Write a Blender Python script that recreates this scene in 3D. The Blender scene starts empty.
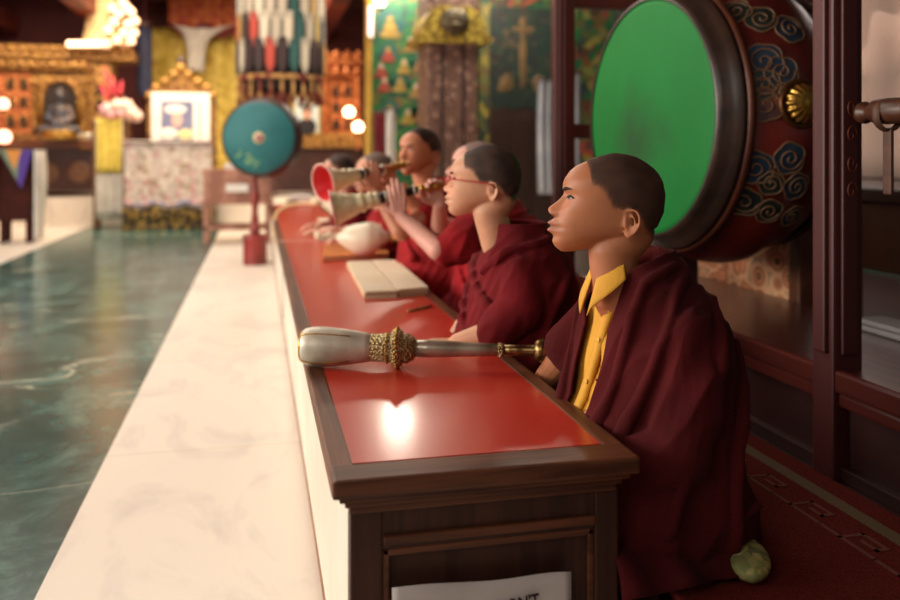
import bpy, bmesh, math, random
import numpy as np
from mathutils import Vector, Matrix, Euler, noise
R = math.radians
rnd = random.Random(7)
COL = bpy.context.scene.collection
# ------------------------------------------------------------------ camera frame
F = 850.0
TH = math.atan(192/850.0)
H = 1.05
CT, ST = math.cos(TH), math.sin(TH)
def ray(px, py):
    a = (px-450)/F
    return Vector((ST+a*CT, CT-a*ST, (155-py)/F))
def atY(px, py, Y):
    r = ray(px, py); t = Y/r.y
    return Vector((r.x*t, Y, H+r.z*t))
def atX(px, py, X):
    r = ray(px, py); t = X/r.x
    return Vector((X, r.y*t, H+r.z*t))
def atZ(px, py, z):
    r = ray(px, py); t = (z-H)/r.z
    return Vector((r.x*t, r.y*t, z))
def atD(px, py, d):
    r = ray(px, py)
    return Vector((r.x*d, r.y*d, H+r.z*d))
def s2l(c):
    return tuple(((x/255.0)/12.92 if x <= 10 else (((x/255.0)+.055)/1.055)**2.4) for x in c)

# ------------------------------------------------------------------ materials
MATS = {}
def nodes_mat(name):
    m = bpy.data.materials.new(name); m.use_nodes = True
    nt = m.node_tree
    return m, nt, nt.nodes['Principled BSDF']
def mat(name, c1, c2=None, scale=8, rough=.5, metal=0, bump=0, stretch=(1,1,1), detail=4, kind='noise', emis=0, spec=.5,
        ramp=None, sheen=0, coat=0, lo=.35, hi=.65, dist=0, bscale=None):
    """colours are sRGB 0..255 albedos"""
    if name in MATS: return MATS[name]
    m, nt, b = nodes_mat(name)
    N, L = nt.nodes, nt.links
    b.inputs['Roughness'].default_value = rough
    b.inputs['Metallic'].default_value = metal
    b.inputs['Specular IOR Level'].default_value = spec
    if sheen: b.inputs['Sheen Weight'].default_value = sheen
    if coat: b.inputs['Coat Weight'].default_value = coat; b.inputs['Coat Roughness'].default_value = .12
    A = s2l(c1)+(1,)
    b.inputs['Base Color'].default_value = A
    tc = N.new('ShaderNodeTexCoord'); mp = N.new('ShaderNodeMapping')
    mp.inputs['Scale'].default_value = stretch
    L.new(tc.outputs['Object'], mp.inputs['Vector'])
    def tex(kind, scale):
        if kind == 'noise':
            t = N.new('ShaderNodeTexNoise'); t.inputs['Scale'].default_value = scale; t.inputs['Detail'].default_value = detail
            t.inputs['Distortion'].default_value = dist
            L.new(mp.outputs[0], t.inputs['Vector']); return t.outputs['Fac']
        if kind == 'voronoi':
            t = N.new('ShaderNodeTexVoronoi'); t.inputs['Scale'].default_value = scale
            L.new(mp.outputs[0], t.inputs['Vector']); return t.outputs['Distance']
        if kind == 'cells':
            t = N.new('ShaderNodeTexVoronoi'); t.inputs['Scale'].default_value = scale
            L.new(mp.outputs[0], t.inputs['Vector'])
            s = N.new('ShaderNodeSeparateColor'); L.new(t.outputs['Color'], s.inputs[0]); return s.outputs[0]
        if kind == 'wave':
            t = N.new('ShaderNodeTexWave'); t.inputs['Scale'].default_value = scale; t.inputs['Distortion'].default_value = dist or 4
            t.inputs['Detail'].default_value = detail
            L.new(mp.outputs[0], t.inputs['Vector']); return t.outputs['Fac']
    if c2 is not None or ramp:
        f = tex(kind, scale)
        cr = N.new('ShaderNodeValToRGB')
        e = cr.color_ramp.elements
        if ramp:
            e[0].position = ramp[0][0]; e[0].color = s2l(ramp[0][1])+(1,)
            e[1].position = ramp[-1][0]; e[1].color = s2l(ramp[-1][1])+(1,)
            for p, c in ramp[1:-1]:
                q = e.new(p); q.color = s2l(c)+(1,)
        else:
            e[0].position = lo; e[0].color = A
            e[1].position = hi; e[1].color = s2l(c2)+(1,)
        L.new(f, cr.inputs[0]); L.new(cr.outputs[0], b.inputs['Base Color'])
        if emis: L.new(cr.outputs[0], b.inputs['Emission Color'])
    elif emis: b.inputs['Emission Color'].default_value = A
    if emis: b.inputs['Emission Strength'].default_value = emis
    if bump:
        f = tex('noise' if kind in ('noise', 'wave') else 'voronoi', bscale or scale)
        bp = N.new('ShaderNodeBump'); bp.inputs['Strength'].default_value = bump; bp.inputs['Distance'].default_value = .01
        L.new(f, bp.inputs['Height']); L.new(bp.outputs[0], b.inputs['Normal'])
    MATS[name] = m
    return m

# ------------------------------------------------------------------ mesh builder
class MB:
    def __init__(s): s.v = []; s.f = []; s.m = []; s.sm = []; s.mi = 0
    def add(s, vs, fs, smooth=False, mi=None):
        o = len(s.v); s.v += [tuple(v) for v in vs]
        s.f += [tuple(i+o for i in f) for f in fs]
        s.m += [s.mi if mi is None else mi]*len(fs); s.sm += [smooth]*len(fs); return s
    def box(s, a, b, M=None, mi=None):
        x0, y0, z0 = a; x1, y1, z1 = b
        vs = [Vector(p) for p in ((x0,y0,z0),(x1,y0,z0),(x1,y1,z0),(x0,y1,z0),(x0,y0,z1),(x1,y0,z1),(x1,y1,z1),(x0,y1,z1))]
        if M: vs = [M@v for v in vs]
        return s.add(vs, [(0,3,2,1),(4,5,6,7),(0,1,5,4),(1,2,6,5),(2,3,7,6),(3,0,4,7)], mi=mi)
    def rbox(s, a, b, r=.01, M=None, mi=None):
        bm = bmesh.new(); bmesh.ops.create_cube(bm, size=1)
        c = (Vector(a)+Vector(b))/2; d = Vector(b)-Vector(a)
        for v in bm.verts: v.co = Vector((v.co.x*d.x, v.co.y*d.y, v.co.z*d.z))+c
        r = min(r, min(d)*.49)
        bmesh.ops.bevel(bm, geom=list(bm.edges), offset=r, segments=2, affect='EDGES', profile=.6)
        vs = [(M@v.co if M else v.co.copy()) for v in bm.verts]
        bm.verts.index_update()
        fs = [tuple(v.index for v in f.verts) for f in bm.faces]; bm.free()
        return s.add(vs, fs, mi=mi)
    def rings(s, rings, cap=True, smooth=True, closed=True, mi=None):
        n = len(rings[0]); vs = [p for r in rings for p in r]; fs = []
        for i in range(len(rings)-1):
            for j in range(n if closed else n-1):
                k = (j+1) % n
                fs.append((i*n+j, i*n+k, (i+1)*n+k, (i+1)*n+j))
        if cap and closed:
            fs.append(tuple(reversed(range(n)))); fs.append(tuple((len(rings)-1)*n+j for j in range(n)))
        return s.add(vs, fs, smooth, mi)
    def lathe(s, prof, M=None, n=32, smooth=True, cap=True, mi=None, rib=0, ribn=0):
        """prof list of (r, z) around local Z"""
        rs = []
        for r, z in prof:
            ring = []
            for j in range(n):
                a = 2*math.pi*j/n; rr = r*(1+rib*math.cos(ribn*a)) if rib else r
                p = Vector((rr*math.cos(a), rr*math.sin(a), z)); ring.append(M@p if M else p)
            rs.append(ring)
        return s.rings(rs, cap, smooth, True, mi)
    def tube(s, pts, rad, n=10, cap=True, smooth=True, flat=1.0, up=None, mi=None):
        pts = [Vector(p) for p in pts]
        if not hasattr(rad, '__len__'): rad = [rad]*len(pts)
        rs = []; u = None
        for i, p in enumerate(pts):
            t = (pts[min(i+1, len(pts)-1)]-pts[max(i-1, 0)])
            if t.length < 1e-9: t = Vector((0,0,1))
            t.normalize()
            if u is None:
                u = Vector(up) if up else (Vector((0,0,1)) if abs(t.z) < .9 else Vector((1,0,0)))
            u = (u-t*u.dot(t)); u.normalize(); w = t.cross(u)
            rs.append([p+(u*math.cos(2*math.pi*j/n)*flat+w*math.sin(2*math.pi*j/n))*rad[i] for j in range(n)])
        return s.rings(rs, cap, smooth, True, mi)
    def ell(s, c, r, M=None, n=20, k=12, smooth=True, mi=None):
        c = Vector(c); 
        if not hasattr(r, '__len__'): r = (r, r, r)
        vs = [Vector((0,0,r[2]))]; 
        for i in range(1, k):
            t = math.pi*i/k
            for j in range(n):
                a = 2*math.pi*j/n
                vs.append(Vector((r[0]*math.sin(t)*math.cos(a), r[1]*math.sin(t)*math.sin(a), r[2]*math.cos(t))))
        vs.append(Vector((0,0,-r[2])))
        vs = [(M@v if M else v)+c for v in vs]; fs = []
        for j in range(n): fs.append((0, 1+j, 1+(j+1) % n))
        for i in range(k-2):
            for j in range(n):
                a = 1+i*n+j; b = 1+i*n+(j+1) % n
                fs.append((a, a+n, b+n, b))
        l = len(vs)-1; o = 1+(k-2)*n
        for j in range(n): fs.append((o+j, l, o+(j+1) % n))
        return s.add(vs, fs, smooth, mi)
    def prism(s, poly, a, b, M=None, smooth=False, mi=None):
        """poly (x,z) extruded in y from a to b"""
        n = len(poly)
        vs = [Vector((x, a, z)) for x, z in poly]+[Vector((x, b, z)) for x, z in poly]
        if M: vs = [M@v for v in vs]
        fs = [tuple(range(n)), tuple(reversed(range(n, 2*n)))]+[(i, i+n, (i+1) % n+n, (i+1) % n) for i in range(n)]
        return s.add(vs, fs, smooth, mi)
    def grid(s, fn, nu, nv, thick=None, smooth=True, mi=None):
        vs = [Vector(fn(i/nu, j/nv)) for i in range(nu+1) for j in range(nv+1)]
        fs = [(i*(nv+1)+j, (i+1)*(nv+1)+j, (i+1)*(nv+1)+j+1, i*(nv+1)+j+1) for i in range(nu) for j in range(nv)]
        if thick:
            t = Vector(thick); n = len(vs)
            vs2 = [v+t for v in vs]; W = nv+1
            fs2 = [tuple(reversed([a+n for a in f])) for f in fs]
            bd = [j for j in range(W)]+[i*W+nv for i in range(1, nu+1)]+[nu*W+j for j in range(nv-1, -1, -1)]+[i*W for i in range(nu-1, 0, -1)]
            side = [(bd[k], bd[(k+1) % len(bd)], bd[(k+1) % len(bd)]+n, bd[k]+n) for k in range(len(bd))]
            return s.add(vs+vs2, fs+fs2+side, smooth, mi)
        return s.add(vs, fs, smooth, mi)
    def mesh(s, name):
        me = bpy.data.meshes.new(name); me.from_pydata(s.v, [], s.f)
        me.polygons.foreach_set('material_index', s.m); me.polygons.foreach_set('use_smooth', s.sm)
        me.update()
        bm = bmesh.new(); bm.from_mesh(me); bmesh.ops.recalc_face_normals(bm, faces=bm.faces); bm.to_mesh(me); bm.free()
        return me
    def build(s, name, m, parent=None, loc=None, auto=True):
        me = s.mesh(name); o = bpy.data.objects.new(name, me)
        for q in (m if isinstance(m, (list, tuple)) else [m]): me.materials.append(q)
        COL.objects.link(o)
        if parent: o.parent = parent
        if loc is not None: o.location = loc
        return o

def tag(o, label, cat, group=None):
    o['label'] = label; o['category'] = cat
    if group: o['group'] = group
    return o
def thing(name, label, cat, loc=(0,0,0), rz=0, group=None, rot=None):
    o = bpy.data.objects.new(name, None); COL.objects.link(o)
    o.location = loc; o.rotation_euler = rot if rot else (0, 0, rz); o.empty_display_size = .05
    return tag(o, label, cat, group)
def struct(name, mb, m):
    o = mb.build(name, m); o['kind'] = 'structure'; return o
def stuff(o): o['kind'] = 'stuff'; return o
def copy_tree(o, parent=None):
    c = o.copy(); COL.objects.link(c)
    if parent: c.parent = parent
    for ch in [x for x in bpy.data.objects if x.parent == o]: copy_tree(ch, c)
    return c
def axis_M(p, q, roll=0):
    """matrix taking local Z axis to p->q with origin at p"""
    p = Vector(p); d = (Vector(q)-p).normalized()
    return Matrix.Translation(p)@d.to_track_quat('Z', 'Y').to_matrix().to_4x4()@Matrix.Rotation(roll, 4, 'Z')
def interp(x, tab, k):
    if x <= tab[0][0]: return tab[0][k]
    for a, b in zip(tab, tab[1:]):
        if x <= b[0]:
            t = (x-a[0])/(b[0]-a[0]); return a[k]+(b[k]-a[k])*t
    return tab[-1][k]
def sstep(a, b, x):
    t = min(1, max(0, (x-a)/(b-a))); return t*t*(3-2*t)
def catmull(pts, sub=6):
    pts = [Vector(p) for p in pts]; out = []
    for i in range(len(pts)-1):
        p0 = pts[max(i-1, 0)]; p1 = pts[i]; p2 = pts[i+1]; p3 = pts[min(i+2, len(pts)-1)]
        for k in range(sub):
            t = k/sub
            out.append(.5*((2*p1)+(p2-p0)*t+(2*p0-5*p1+4*p2-p3)*t*t+(3*p1-p0-3*p2+p3)*t**3))
    out.append(pts[-1]); return out
def remesh(mb, voxel, smooth=2, factor=.5):
    me = mb.mesh('tmp'); o = bpy.data.objects.new('tmp', me); COL.objects.link(o)
    m = o.modifiers.new('r', 'REMESH'); m.mode = 'VOXEL'; m.voxel_size = voxel; m.use_smooth_shade = True
    if smooth:
        q = o.modifiers.new('s', 'SMOOTH'); q.iterations = smooth; q.factor = factor
    dg = bpy.context.evaluated_depsgraph_get(); ev = o.evaluated_get(dg)
    out = bpy.data.meshes.new_from_object(ev, depsgraph=dg)
    bpy.data.objects.remove(o); bpy.data.meshes.remove(me)
    return out
# ------------------------------------------------------------------ people
mm = .001
UF = [(0,106),(10,118),(22,123),(31,121),(45,120),(60,119),(72,117),(91,111),(109,104),(121,103),(134,106.5),(144,107),(155,104),(171,94),(185,78),(196,55),(205,30),(210,14),(212.5,1)]
UB = [(0,-20),(20,-55),(38,-75),(63,-93),(91,-104),(128,-106.5),(155,-100.6),(172,-91),(183,-81),(196,-62),(205,-45),(210,-25),(212.5,-1)]
WW = [(0,22),(10,36),(22,46),(31,52),(45,58),(61,63),(72,66),(91,70),(109,73),(121,75),(135,76),(155,75),(171,69),(185,58),(196,44),(205,27),(210,14),(212.5,1)]
NOSE = [(67,0),(73,4),(79,16),(85,24),(91,26.5),(96,24),(103,17),(112,10.5),(120,5),(127,0)]
HAIRL = [(-120,28),(-100,30),(-78,38),(-60,60),(-50,84),(-40,92),(-20,96),(0,96),(10,100),(23,127),(40,142),(53,152),(58,185),(64,200),(66,400)]
def g(x, s): return math.exp(-(x/s)**2/2)
def head_pt(z, a, jaw=1.0):
    uf = interp(z, UF, 1); ub = interp(z, UB, 1); w = interp(z, WW, 1)
    u0 = -12
    if uf < u0+5: u0 = (uf+ub)/2
    if z > 190: u0 = u0*(1-sstep(190, 212, z))+((uf+ub)/2)*sstep(190, 212, z)
    c, s = math.cos(a), math.sin(a)
    n = 2.35 if c > 0 else 2.05
    n = n-.3*sstep(150, 200, z)
    C = abs(c)**(2/n); S = abs(s)**(2/n)
    u = u0+(uf-u0)*C if c > 0 else u0+(ub-u0)*C
    v = w*S*(1 if s > 0 else -1)
    zz = z
    if c > 0:
        f = sstep(0, 30, uf-u if False else (u-u0-40))  # only the front of the face
        av = abs(v); d = 0
        d += interp(z, NOSE, 1)*g(v, 7+3.5*g(z-86, 9))
        d += 11*g(av-13, 4.5)*g(z-81, 5.5)
        d -= 8*g(av-30, 12)*g(z-118, 8.5)
        d -= 5*g(av-14, 6)*g(z-120, 8)
        d += 5*g(av-31, 10)*g(z-114.5, 5.5)
        d += 2.5*g(av-30, 16)*g(z-136, 5)
        d += 4*g(av-44, 12)*g(z-97, 14)
        d += 17*g(v, 14)*g(z-61, 4.8)
        d += 16.5*g(v, 13)*g(z-45.5, 4.8)
        d -= 6*g(v, 19)*g(z-53, 2.4)
        d += 3*g(v, 22)*g(z-54, 14)
        d -= 3*g(v, 3.5)*g(z-69, 4)
        d += 3*g(v, 14)*g(z-20, 9)
        d -= 3*g(av-26, 6)*g(z-58, 9)
        u += d*f
    if z < 62:
        zz = z+(1-z/62)*26*sstep(0, 130, uf-u)*jaw
    return u, v, zz
def head_mask(u, v, z):
    l = interp(u, HAIRL, 1)
    n = 6*noise.noise(Vector((u*.09, v*.09, z*.09)))
    return sstep(-9, 14, z-l+n)
def head_mesh(mb, M, nz=92, na=96, sc=1.0):
    zs = [212.5*(1-(1-i/(nz-1))**1.0) for i in range(nz)]
    zs = sorted(set([z for z in zs if z < 200]+[200+12.5*math.sin(math.pi/2*k/14) for k in range(15)]))
    rs = []
    for z in zs:
        rs.append([M@(Vector(head_pt(z, 2*math.pi*j/na))*mm*sc) for j in range(na)])
    mb.rings(rs)
def ear_mesh(mb, M, side, sc=1.0):
    def P(u, z, o=0):  # relative mm in ear plane
        v = 68+(-u)*.42+o
        return M@(Vector((-27+u, side*v, 68+z))*mm*sc)
    hel = [(9,3,1),(11,12,3),(12,21,4),(6,28,5),(-4,30,6),(-13,25,7),(-17,14,7),(-17,2,6),(-13,-9,5),(-7,-17,4),(0,-24,2),(6,-24,0),(9,-16,-1)]
    pts = catmull([P(a, b, c) for a, b, c in hel], 4)
    mb.tube(pts, [3.4*mm*sc]*len(pts), 8)
    ah = catmull([P(a, b, c) for a, b, c in [(-2,20,3),(-8,12,4),(-9,2,4),(-5,-8,3),(3,-13,2)]], 4)
    mb.tube(ah, 2.8*mm*sc, 8)
    mb.tube([P(-8,-14,1), P(2,-20,0), P(6,-18,-1)], [4*mm*sc, 6*mm*sc, 4*mm*sc], 8)
    mb.tube([P(11,6,0), P(12,0,2), P(11,-6,0)], [3*mm*sc, 4*mm*sc, 3*mm*sc], 8)
    # concha back plate
    E = Matrix.Rotation(side*R(23), 3, 'Z')
    mb.ell(P(-1, 3, -2), (15*mm*sc, 3.2*mm*sc, 25*mm*sc), (M.to_3x3().normalized()@E))
def capsules(mb, pts, rad, n=14):
    for p, r in zip(pts, rad): mb.ell(p, r, n=n, k=8)
    for i in range(len(pts)-1):
        mb.tube([pts[i], pts[i+1]], [rad[i], rad[i+1]], n)
def hand_mesh(mb, wrist, d, nrm, side, curl=(.5,.5,.5,.5), thumb=.5, sc=1.0):
    """side=+1: thumb on the +l side, l = d x n"""
    d = Vector(d).normalized(); nrm = Vector(nrm); nrm = (nrm-d*nrm.dot(d)).normalized()
    l = d.cross(nrm)*side; W = Vector(wrist)
    L = [.068,.076,.070,.054]; off = [.027,.009,-.009,-.026]; kn = [.082,.086,.082,.074]
    for i in range(4):
        k = W+(d*kn[i]+l*off[i])*sc
        capsules(mb, [W+l*off[i]*.55*sc+d*.012*sc, k], [.0135*sc, .0105*sc], 10)
        p = k; dd = d.copy(); pts = [k]; c = curl[i]
        fan = l*(off[i]*2.2)
        for q, fr in enumerate((.45,.30,.25)):
            ang = c*(1.0, 1.15, .8)[q]
            dd = (Matrix.Rotation(ang, 3, dd.cross(nrm)) @ dd)
            v = (dd+fan*(.6 if q == 0 else .2)).normalized()
            p = p+v*L[i]*fr*sc; pts.append(p)
        capsules(mb, pts, [.0092*sc, .0082*sc, .0075*sc, .0066*sc], 10)
    t0 = W+d*.018*sc+l*.018*sc; t1 = t0+(d*.55+l*.75+nrm*.3*thumb).normalized()*.042*sc
    t2 = t1+(d*.85+l*.35+nrm*.7*thumb).normalized()*.032*sc; t3 = t2+(d*.9-l*.1*thumb+nrm*.8*thumb).normalized()*.026*sc
    capsules(mb, [t0, t1, t2, t3], [.015*sc, .012*sc, .0098*sc, .008*sc], 10)

def cloth_mat(name, c, rough=.85, hi=1.25):
    c2 = tuple(min(255, x*hi+4) for x in c)
    m = mat(name, c, c2, scale=5, rough=rough, bump=.35, bscale=420, sheen=.02, spec=.12)
    return m
def hair_mat():
    if 'hair' in MATS: return MATS['hair']
    m, nt, b = nodes_mat('shaved_hair'); N, L = nt.nodes, nt.links
    at = N.new('ShaderNodeAttribute'); at.attribute_name = 'Col'
    nz = N.new('ShaderNodeTexNoise'); nz.inputs['Scale'].default_value = 700; nz.inputs['Detail'].default_value = 1
    mr = N.new('ShaderNodeMapRange'); mr.inputs['From Min'].default_value = .35; mr.inputs['From Max'].default_value = .65; mr.inputs['To Min'].default_value = .7; mr.inputs['To Max'].default_value = 1.15
    L.new(nz.outputs['Fac'], mr.inputs[0])
    mx = N.new('ShaderNodeMixRGB'); mx.blend_type = 'MULTIPLY'; mx.inputs[0].default_value = 1
    L.new(at.outputs['Color'], mx.inputs[1]); L.new(mr.outputs[0], mx.inputs[2]); L.new(mx.outputs[0], b.inputs['Base Color'])
    b.inputs['Roughness'].default_value = .7; b.inputs['Specular IOR Level'].default_value = .3
    bp = N.new('ShaderNodeBump'); bp.inputs['Strength'].default_value = .3; bp.inputs['Distance'].default_value = .001
    L.new(nz.outputs['Fac'], bp.inputs['Height']); L.new(bp.outputs[0], b.inputs['Normal'])
    MATS['hair'] = m; return m
def skin_mat():
    if 'skin' in MATS: return MATS['skin']
    m, nt, b = nodes_mat('skin'); N, L = nt.nodes, nt.links
    at = N.new('ShaderNodeAttribute'); at.attribute_name = 'Col'
    L.new(at.outputs['Color'], b.inputs['Base Color'])
    b.inputs['Roughness'].default_value = .48; b.inputs['Specular IOR Level'].default_value = .4
    b.inputs['Subsurface Weight'].default_value = .08; b.inputs['Subsurface Radius'].default_value = (.02,.008,.004)
    b.inputs['Subsurface Scale'].default_value = .3
    nz = N.new('ShaderNodeTexNoise'); nz.inputs['Scale'].default_value = 260
    bp = N.new('ShaderNodeBump'); bp.inputs['Strength'].default_value = .12; bp.inputs['Distance'].default_value = .002
    L.new(nz.outputs['Fac'], bp.inputs['Height']); L.new(bp.outputs[0], b.inputs['Normal'])
    MATS['skin'] = m; return m

RING = [(.00,.10,.30,.33),(.06,.10,.31,.35),(.12,.08,.27,.33),(.19,.04,.20,.275),(.28,.0,.165,.245),(.38,-.01,.152,.235),(.45,.0,.138,.215),(.50,.01,.118,.185),(.54,.025,.095,.135),(.575,.04,.075,.088),(.60,.05,.066,.07)]
def torso_rings(grow=0, z0=0, z1=.6, n=72, tab=RING, lean=0):
    rs = []; k = 40
    for i in range(k+1):
        z = z0+(z1-z0)*i/k
        cx, rx, ry = (interp(z, tab, q) for q in (1,2,3))
        cx += lean*z
        rs.append([Vector((cx+(rx+grow)*math.copysign(abs(math.cos(a))**.9, math.cos(a)), (ry+grow)*math.copysign(abs(math.sin(a))**.9, math.sin(a)), z)) for a in [2*math.pi*j/n for j in range(n)]])
    return rs

def person(label, seat, phi, headpos, hphi, hpitch=0, hroll=0, skin=(172,112,80), hair=(38,26,22), robe=(84,20,24), voxel=.004, arms=(), sleeves=(),
           cut=None, shirt=None, folds=(), seed=0, lean=0, sc=1.0, fold_amp=.009, mouth_open=False, robetab=RING, ztop=.6, lips=(165,92,80), group=None, bare=()):
    lx = .25 if seat[2] < .3 else .13
    """seat: world point; phi: body azimuth; headpos: world position of head origin (chin level centre)"""
    t = thing('person', label, 'person', seat, group=group)
    Rb = Matrix.Rotation(phi, 4, 'Z')          # local x -> facing
    Mb = Rb                                    # empties carry the translation
    Hm = Matrix.Translation(Vector(headpos)-Vector(seat))@Matrix.Rotation(hphi, 4, 'Z')@Matrix.Rotation(hpitch, 4, 'Y')@Matrix.Rotation(hroll, 4, 'X')
    hs = sc
    if lx < .2: robetab = [(z, c-(.05*(1-z/.27) if z < .27 else 0), rx-(.07*(1-z/.27) if z < .27 else 0), ry) for z, c, rx, ry in robetab]
    mb = MB()
    head_mesh(mb, Hm, sc=hs)
    for s in (1, -1): ear_mesh(mb, Hm, s, hs)
    # neck
    nb = Mb@Vector((.055+lean*.56, 0, .49))
    h1 = Hm@(Vector((-38, 0, 48))*mm*hs); h2 = Hm@(Vector((-2, 0, 6))*mm*hs)
    capsules(mb, [h1, h2, nb, Mb@Vector((.02+lean*.5, 0, .44))], [.050*hs, .051*hs, .052*hs, .06*hs], 48)
    # torso under the robe
    rs = [[Mb@p for p in r] for r in torso_rings(-.042, .03, .49, tab=robetab, lean=lean)]
    mb.rings(rs)
    for s in (1, -1):   # folded legs
        capsules(mb, [Mb@Vector((.02, s*.09, .11)), Mb@Vector((lx, s*.12, .09)), Mb@Vector((lx, -s*.02, .05))], [.08, .055, .04])
    for arm in arms:
        pts = [Mb@Vector(p) if not arm.get('world') else Vector(p)-Vector(seat) for p in arm['pts']]
        capsules(mb, pts, arm.get('r', [.048, .040, .026])[:len(pts)], 16)
        if 'hand' in arm:
            hd = arm['hand']
            A = Matrix.Identity(3) if arm.get('world') else Mb.to_3x3()
            hand_mesh(mb, pts[-1], A@Vector(hd['d']), A@Vector(hd['n']), hd.get('side', 1), hd.get('curl', (.5,.5,.5,.5)), hd.get('thumb', .6), hd.get('sc', sc))
    me = remesh(mb, voxel, 4, .4)
    inv = Hm.inverted()
    ca = me.color_attributes.new('Col', 'FLOAT_COLOR', 'POINT')
    SK, HR, LP = (np.array(s2l(c)) for c in (skin, hair, lips))
    data = np.ones((len(me.vertices), 4), dtype=np.float32)
    for i, v in enumerate(me.vertices):
        p = inv@v.co; u, w, z = p.x/mm/hs, p.y/mm/hs, p.z/mm/hs
        c = SK*(1+.12*noise.noise(v.co*14)+.06*noise.noise(v.co*60))
        if -130 < u < 150 and -5 < z < 230 and abs(w) < 95:
            ear = abs(w) > 70 and -60 < u < 0 and 35 < z < 100
            if not ear:
                k = head_mask(u, w, z); c = c*(1-.93*k)+HR*.93*k
            if u > 95:
                kl = g(w, 17)*max(g(z-60, 4.5), g(z-46.5, 5))
                kl = sstep(.45, .75, kl); c = c*(1-kl*.8)+LP*kl*.8
                kd = g(w, 19)*g(z-53.2, 1.8); c = c*(1-.65*kd)
                kn = g(abs(w)-9, 4.5)*g(z-75, 2.8); c = c*(1-.75*kn)
                kc = g(abs(w)-40, 18)*g(z-90, 16); c = c*np.array([1+.10*kc, 1-.03*kc, 1-.03*kc])
        data[i, :3] = c
    ca.data.foreach_set('color', data.ravel())
    body = bpy.data.objects.new('body', me); COL.objects.link(body); body.parent = t; me.materials.append(skin_mat())
    # shaved hair shell
    hb = MB(); nz, na = 64, 96; keep = []
    zs = [25+(200-25)*i/(nz-12) for i in range(nz-11)]+[200+12.3*math.sin(math.pi/2*(k+1)/11) for k in range(11)]
    vs = []; mk = []
    for z in zs:
        for j in range(na):
            u, v, zz = head_pt(z, 2*math.pi*j/na)
            k = head_mask(u, v, zz)
            n = Vector((u+10, v, (zz-95)*.9)).normalized()
            p = Vector((u, v, zz))+n*(2.2*k-1.2+.4*noise.noise(Vector((u, v, zz))*.6))
            vs.append(Hm@(p*mm*hs)); mk.append(k)
    fs = []
    for i in range(len(zs)-1):
        for j in range(na):
            k = (j+1) % na; q = (i*na+j, i*na+k, (i+1)*na+k, (i+1)*na+j)
            if min(mk[x] for x in q) > .12: fs.append(q)
    hb.add(vs, fs, True)
    ho = hb.build('shaved_hair', hair_mat(), t)
    hc = ho.data.color_attributes.new('Col', 'FLOAT_COLOR', 'POINT')
    hd_ = np.ones((len(vs), 4), dtype=np.float32)
    for i, k in enumerate(mk):
        k2 = .93*k*(1+.10*noise.noise(vs[i]*35)); hd_[i, :3] = SK*(1-k2)+HR*k2
    hc.data.foreach_set('color', hd_.ravel())
    # brows and eyes
    for s in (1, -1):
        bb = MB(); pts = []
        for q in range(9):
            f = q/8; v = 14+32*f; z = 131+5*math.sin(f*math.pi*.75)
            a = None
            pts.append(surf_on_face(v*s, z, .6))
        bb.tube([Hm@(p*mm*hs) for p in pts], [x*mm*hs for x in (1.8,3.0,3.4,3.5,3.3,2.8,2.2,1.6,.7)], 8, flat=1)
        bb.build('eyebrow', mat('eyebrow_hair', (30,22,20), rough=.8), t)
        eb = MB(); up = []; lo = []
        for q in range(9):
            f = q/8; v = 16+31*f
            zu = 114.5+4.6*math.sin(f*math.pi)+1.5*f; zl = 114.5-2.2*math.sin(f*math.pi)+1.5*f
            up.append(surf_on_face(v*s, zu, 1.0)); lo.append(surf_on_face(v*s, zl, 1.0))
        eb.grid(lambda a, b: Hm@((up[round(a*8)].lerp(lo[round(a*8)], b)+Vector((1.0*math.sin(b*math.pi), 0, 0)))*mm*hs), 8, 4, mi=0)
        ir = up[4].lerp(lo[4], .45)+Vector((1.2, 0, 0))
        eb.ell(Hm@(ir*mm*hs), (1.6*mm*hs, 5.2*mm*hs, 2.6*mm*hs), Hm.to_3x3(), 12, 8, mi=1)
        ey = eb.build('eye', [mat('eye_white', (150,130,120), rough=.25), mat('eye_iris', (18,12,10), rough=.15)], t)
        lb = MB()
        lb.tube([Hm@((p+Vector((1.4, 0, .3)))*mm*hs) for p in up], [x*mm*hs for x in (.8,1.5,1.9,2.1,2.1,2.1,1.9,1.6,1.0)], 6)
        lb.build('eyelashes', mat('lash', (20,14,12), rough=.7), ey)
    # robe
    rb = MB()
    rb.rings([[Mb@p for p in r] for r in torso_rings(0, 0, ztop, tab=robetab, lean=lean)])
    for s in (1, -1):
        capsules(rb, [Mb@Vector((.05, s*.11, .12)), Mb@Vector((lx, s*.125, .09)), Mb@Vector((lx, s*.02, .07))], [.11, .078, .06], 20)
    for sl in sleeves:
        pts = [Mb@Vector(p) if not sl.get('world') else Vector(p)-Vector(seat) for p in sl['pts']]
        capsules(rb, pts, sl['r'], 20)
    for fo in folds:
        pts = catmull([Mb@Vector(p[:3]) for p in fo['pts']], 6)
        n = len(pts); r = fo['r']
        rb.tube(pts, [r*(.55+.45*math.sin(math.pi*min(1, max(0, .15+.7*i/(n-1))))) for i in range(n)], 10, flat=fo.get('flat', 1))
    rm = remesh(rb, voxel*1.3, 7, .5)
    ib = Mb.inverted()
    nrm = [v.normal.copy() for v in rm.vertices]
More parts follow.
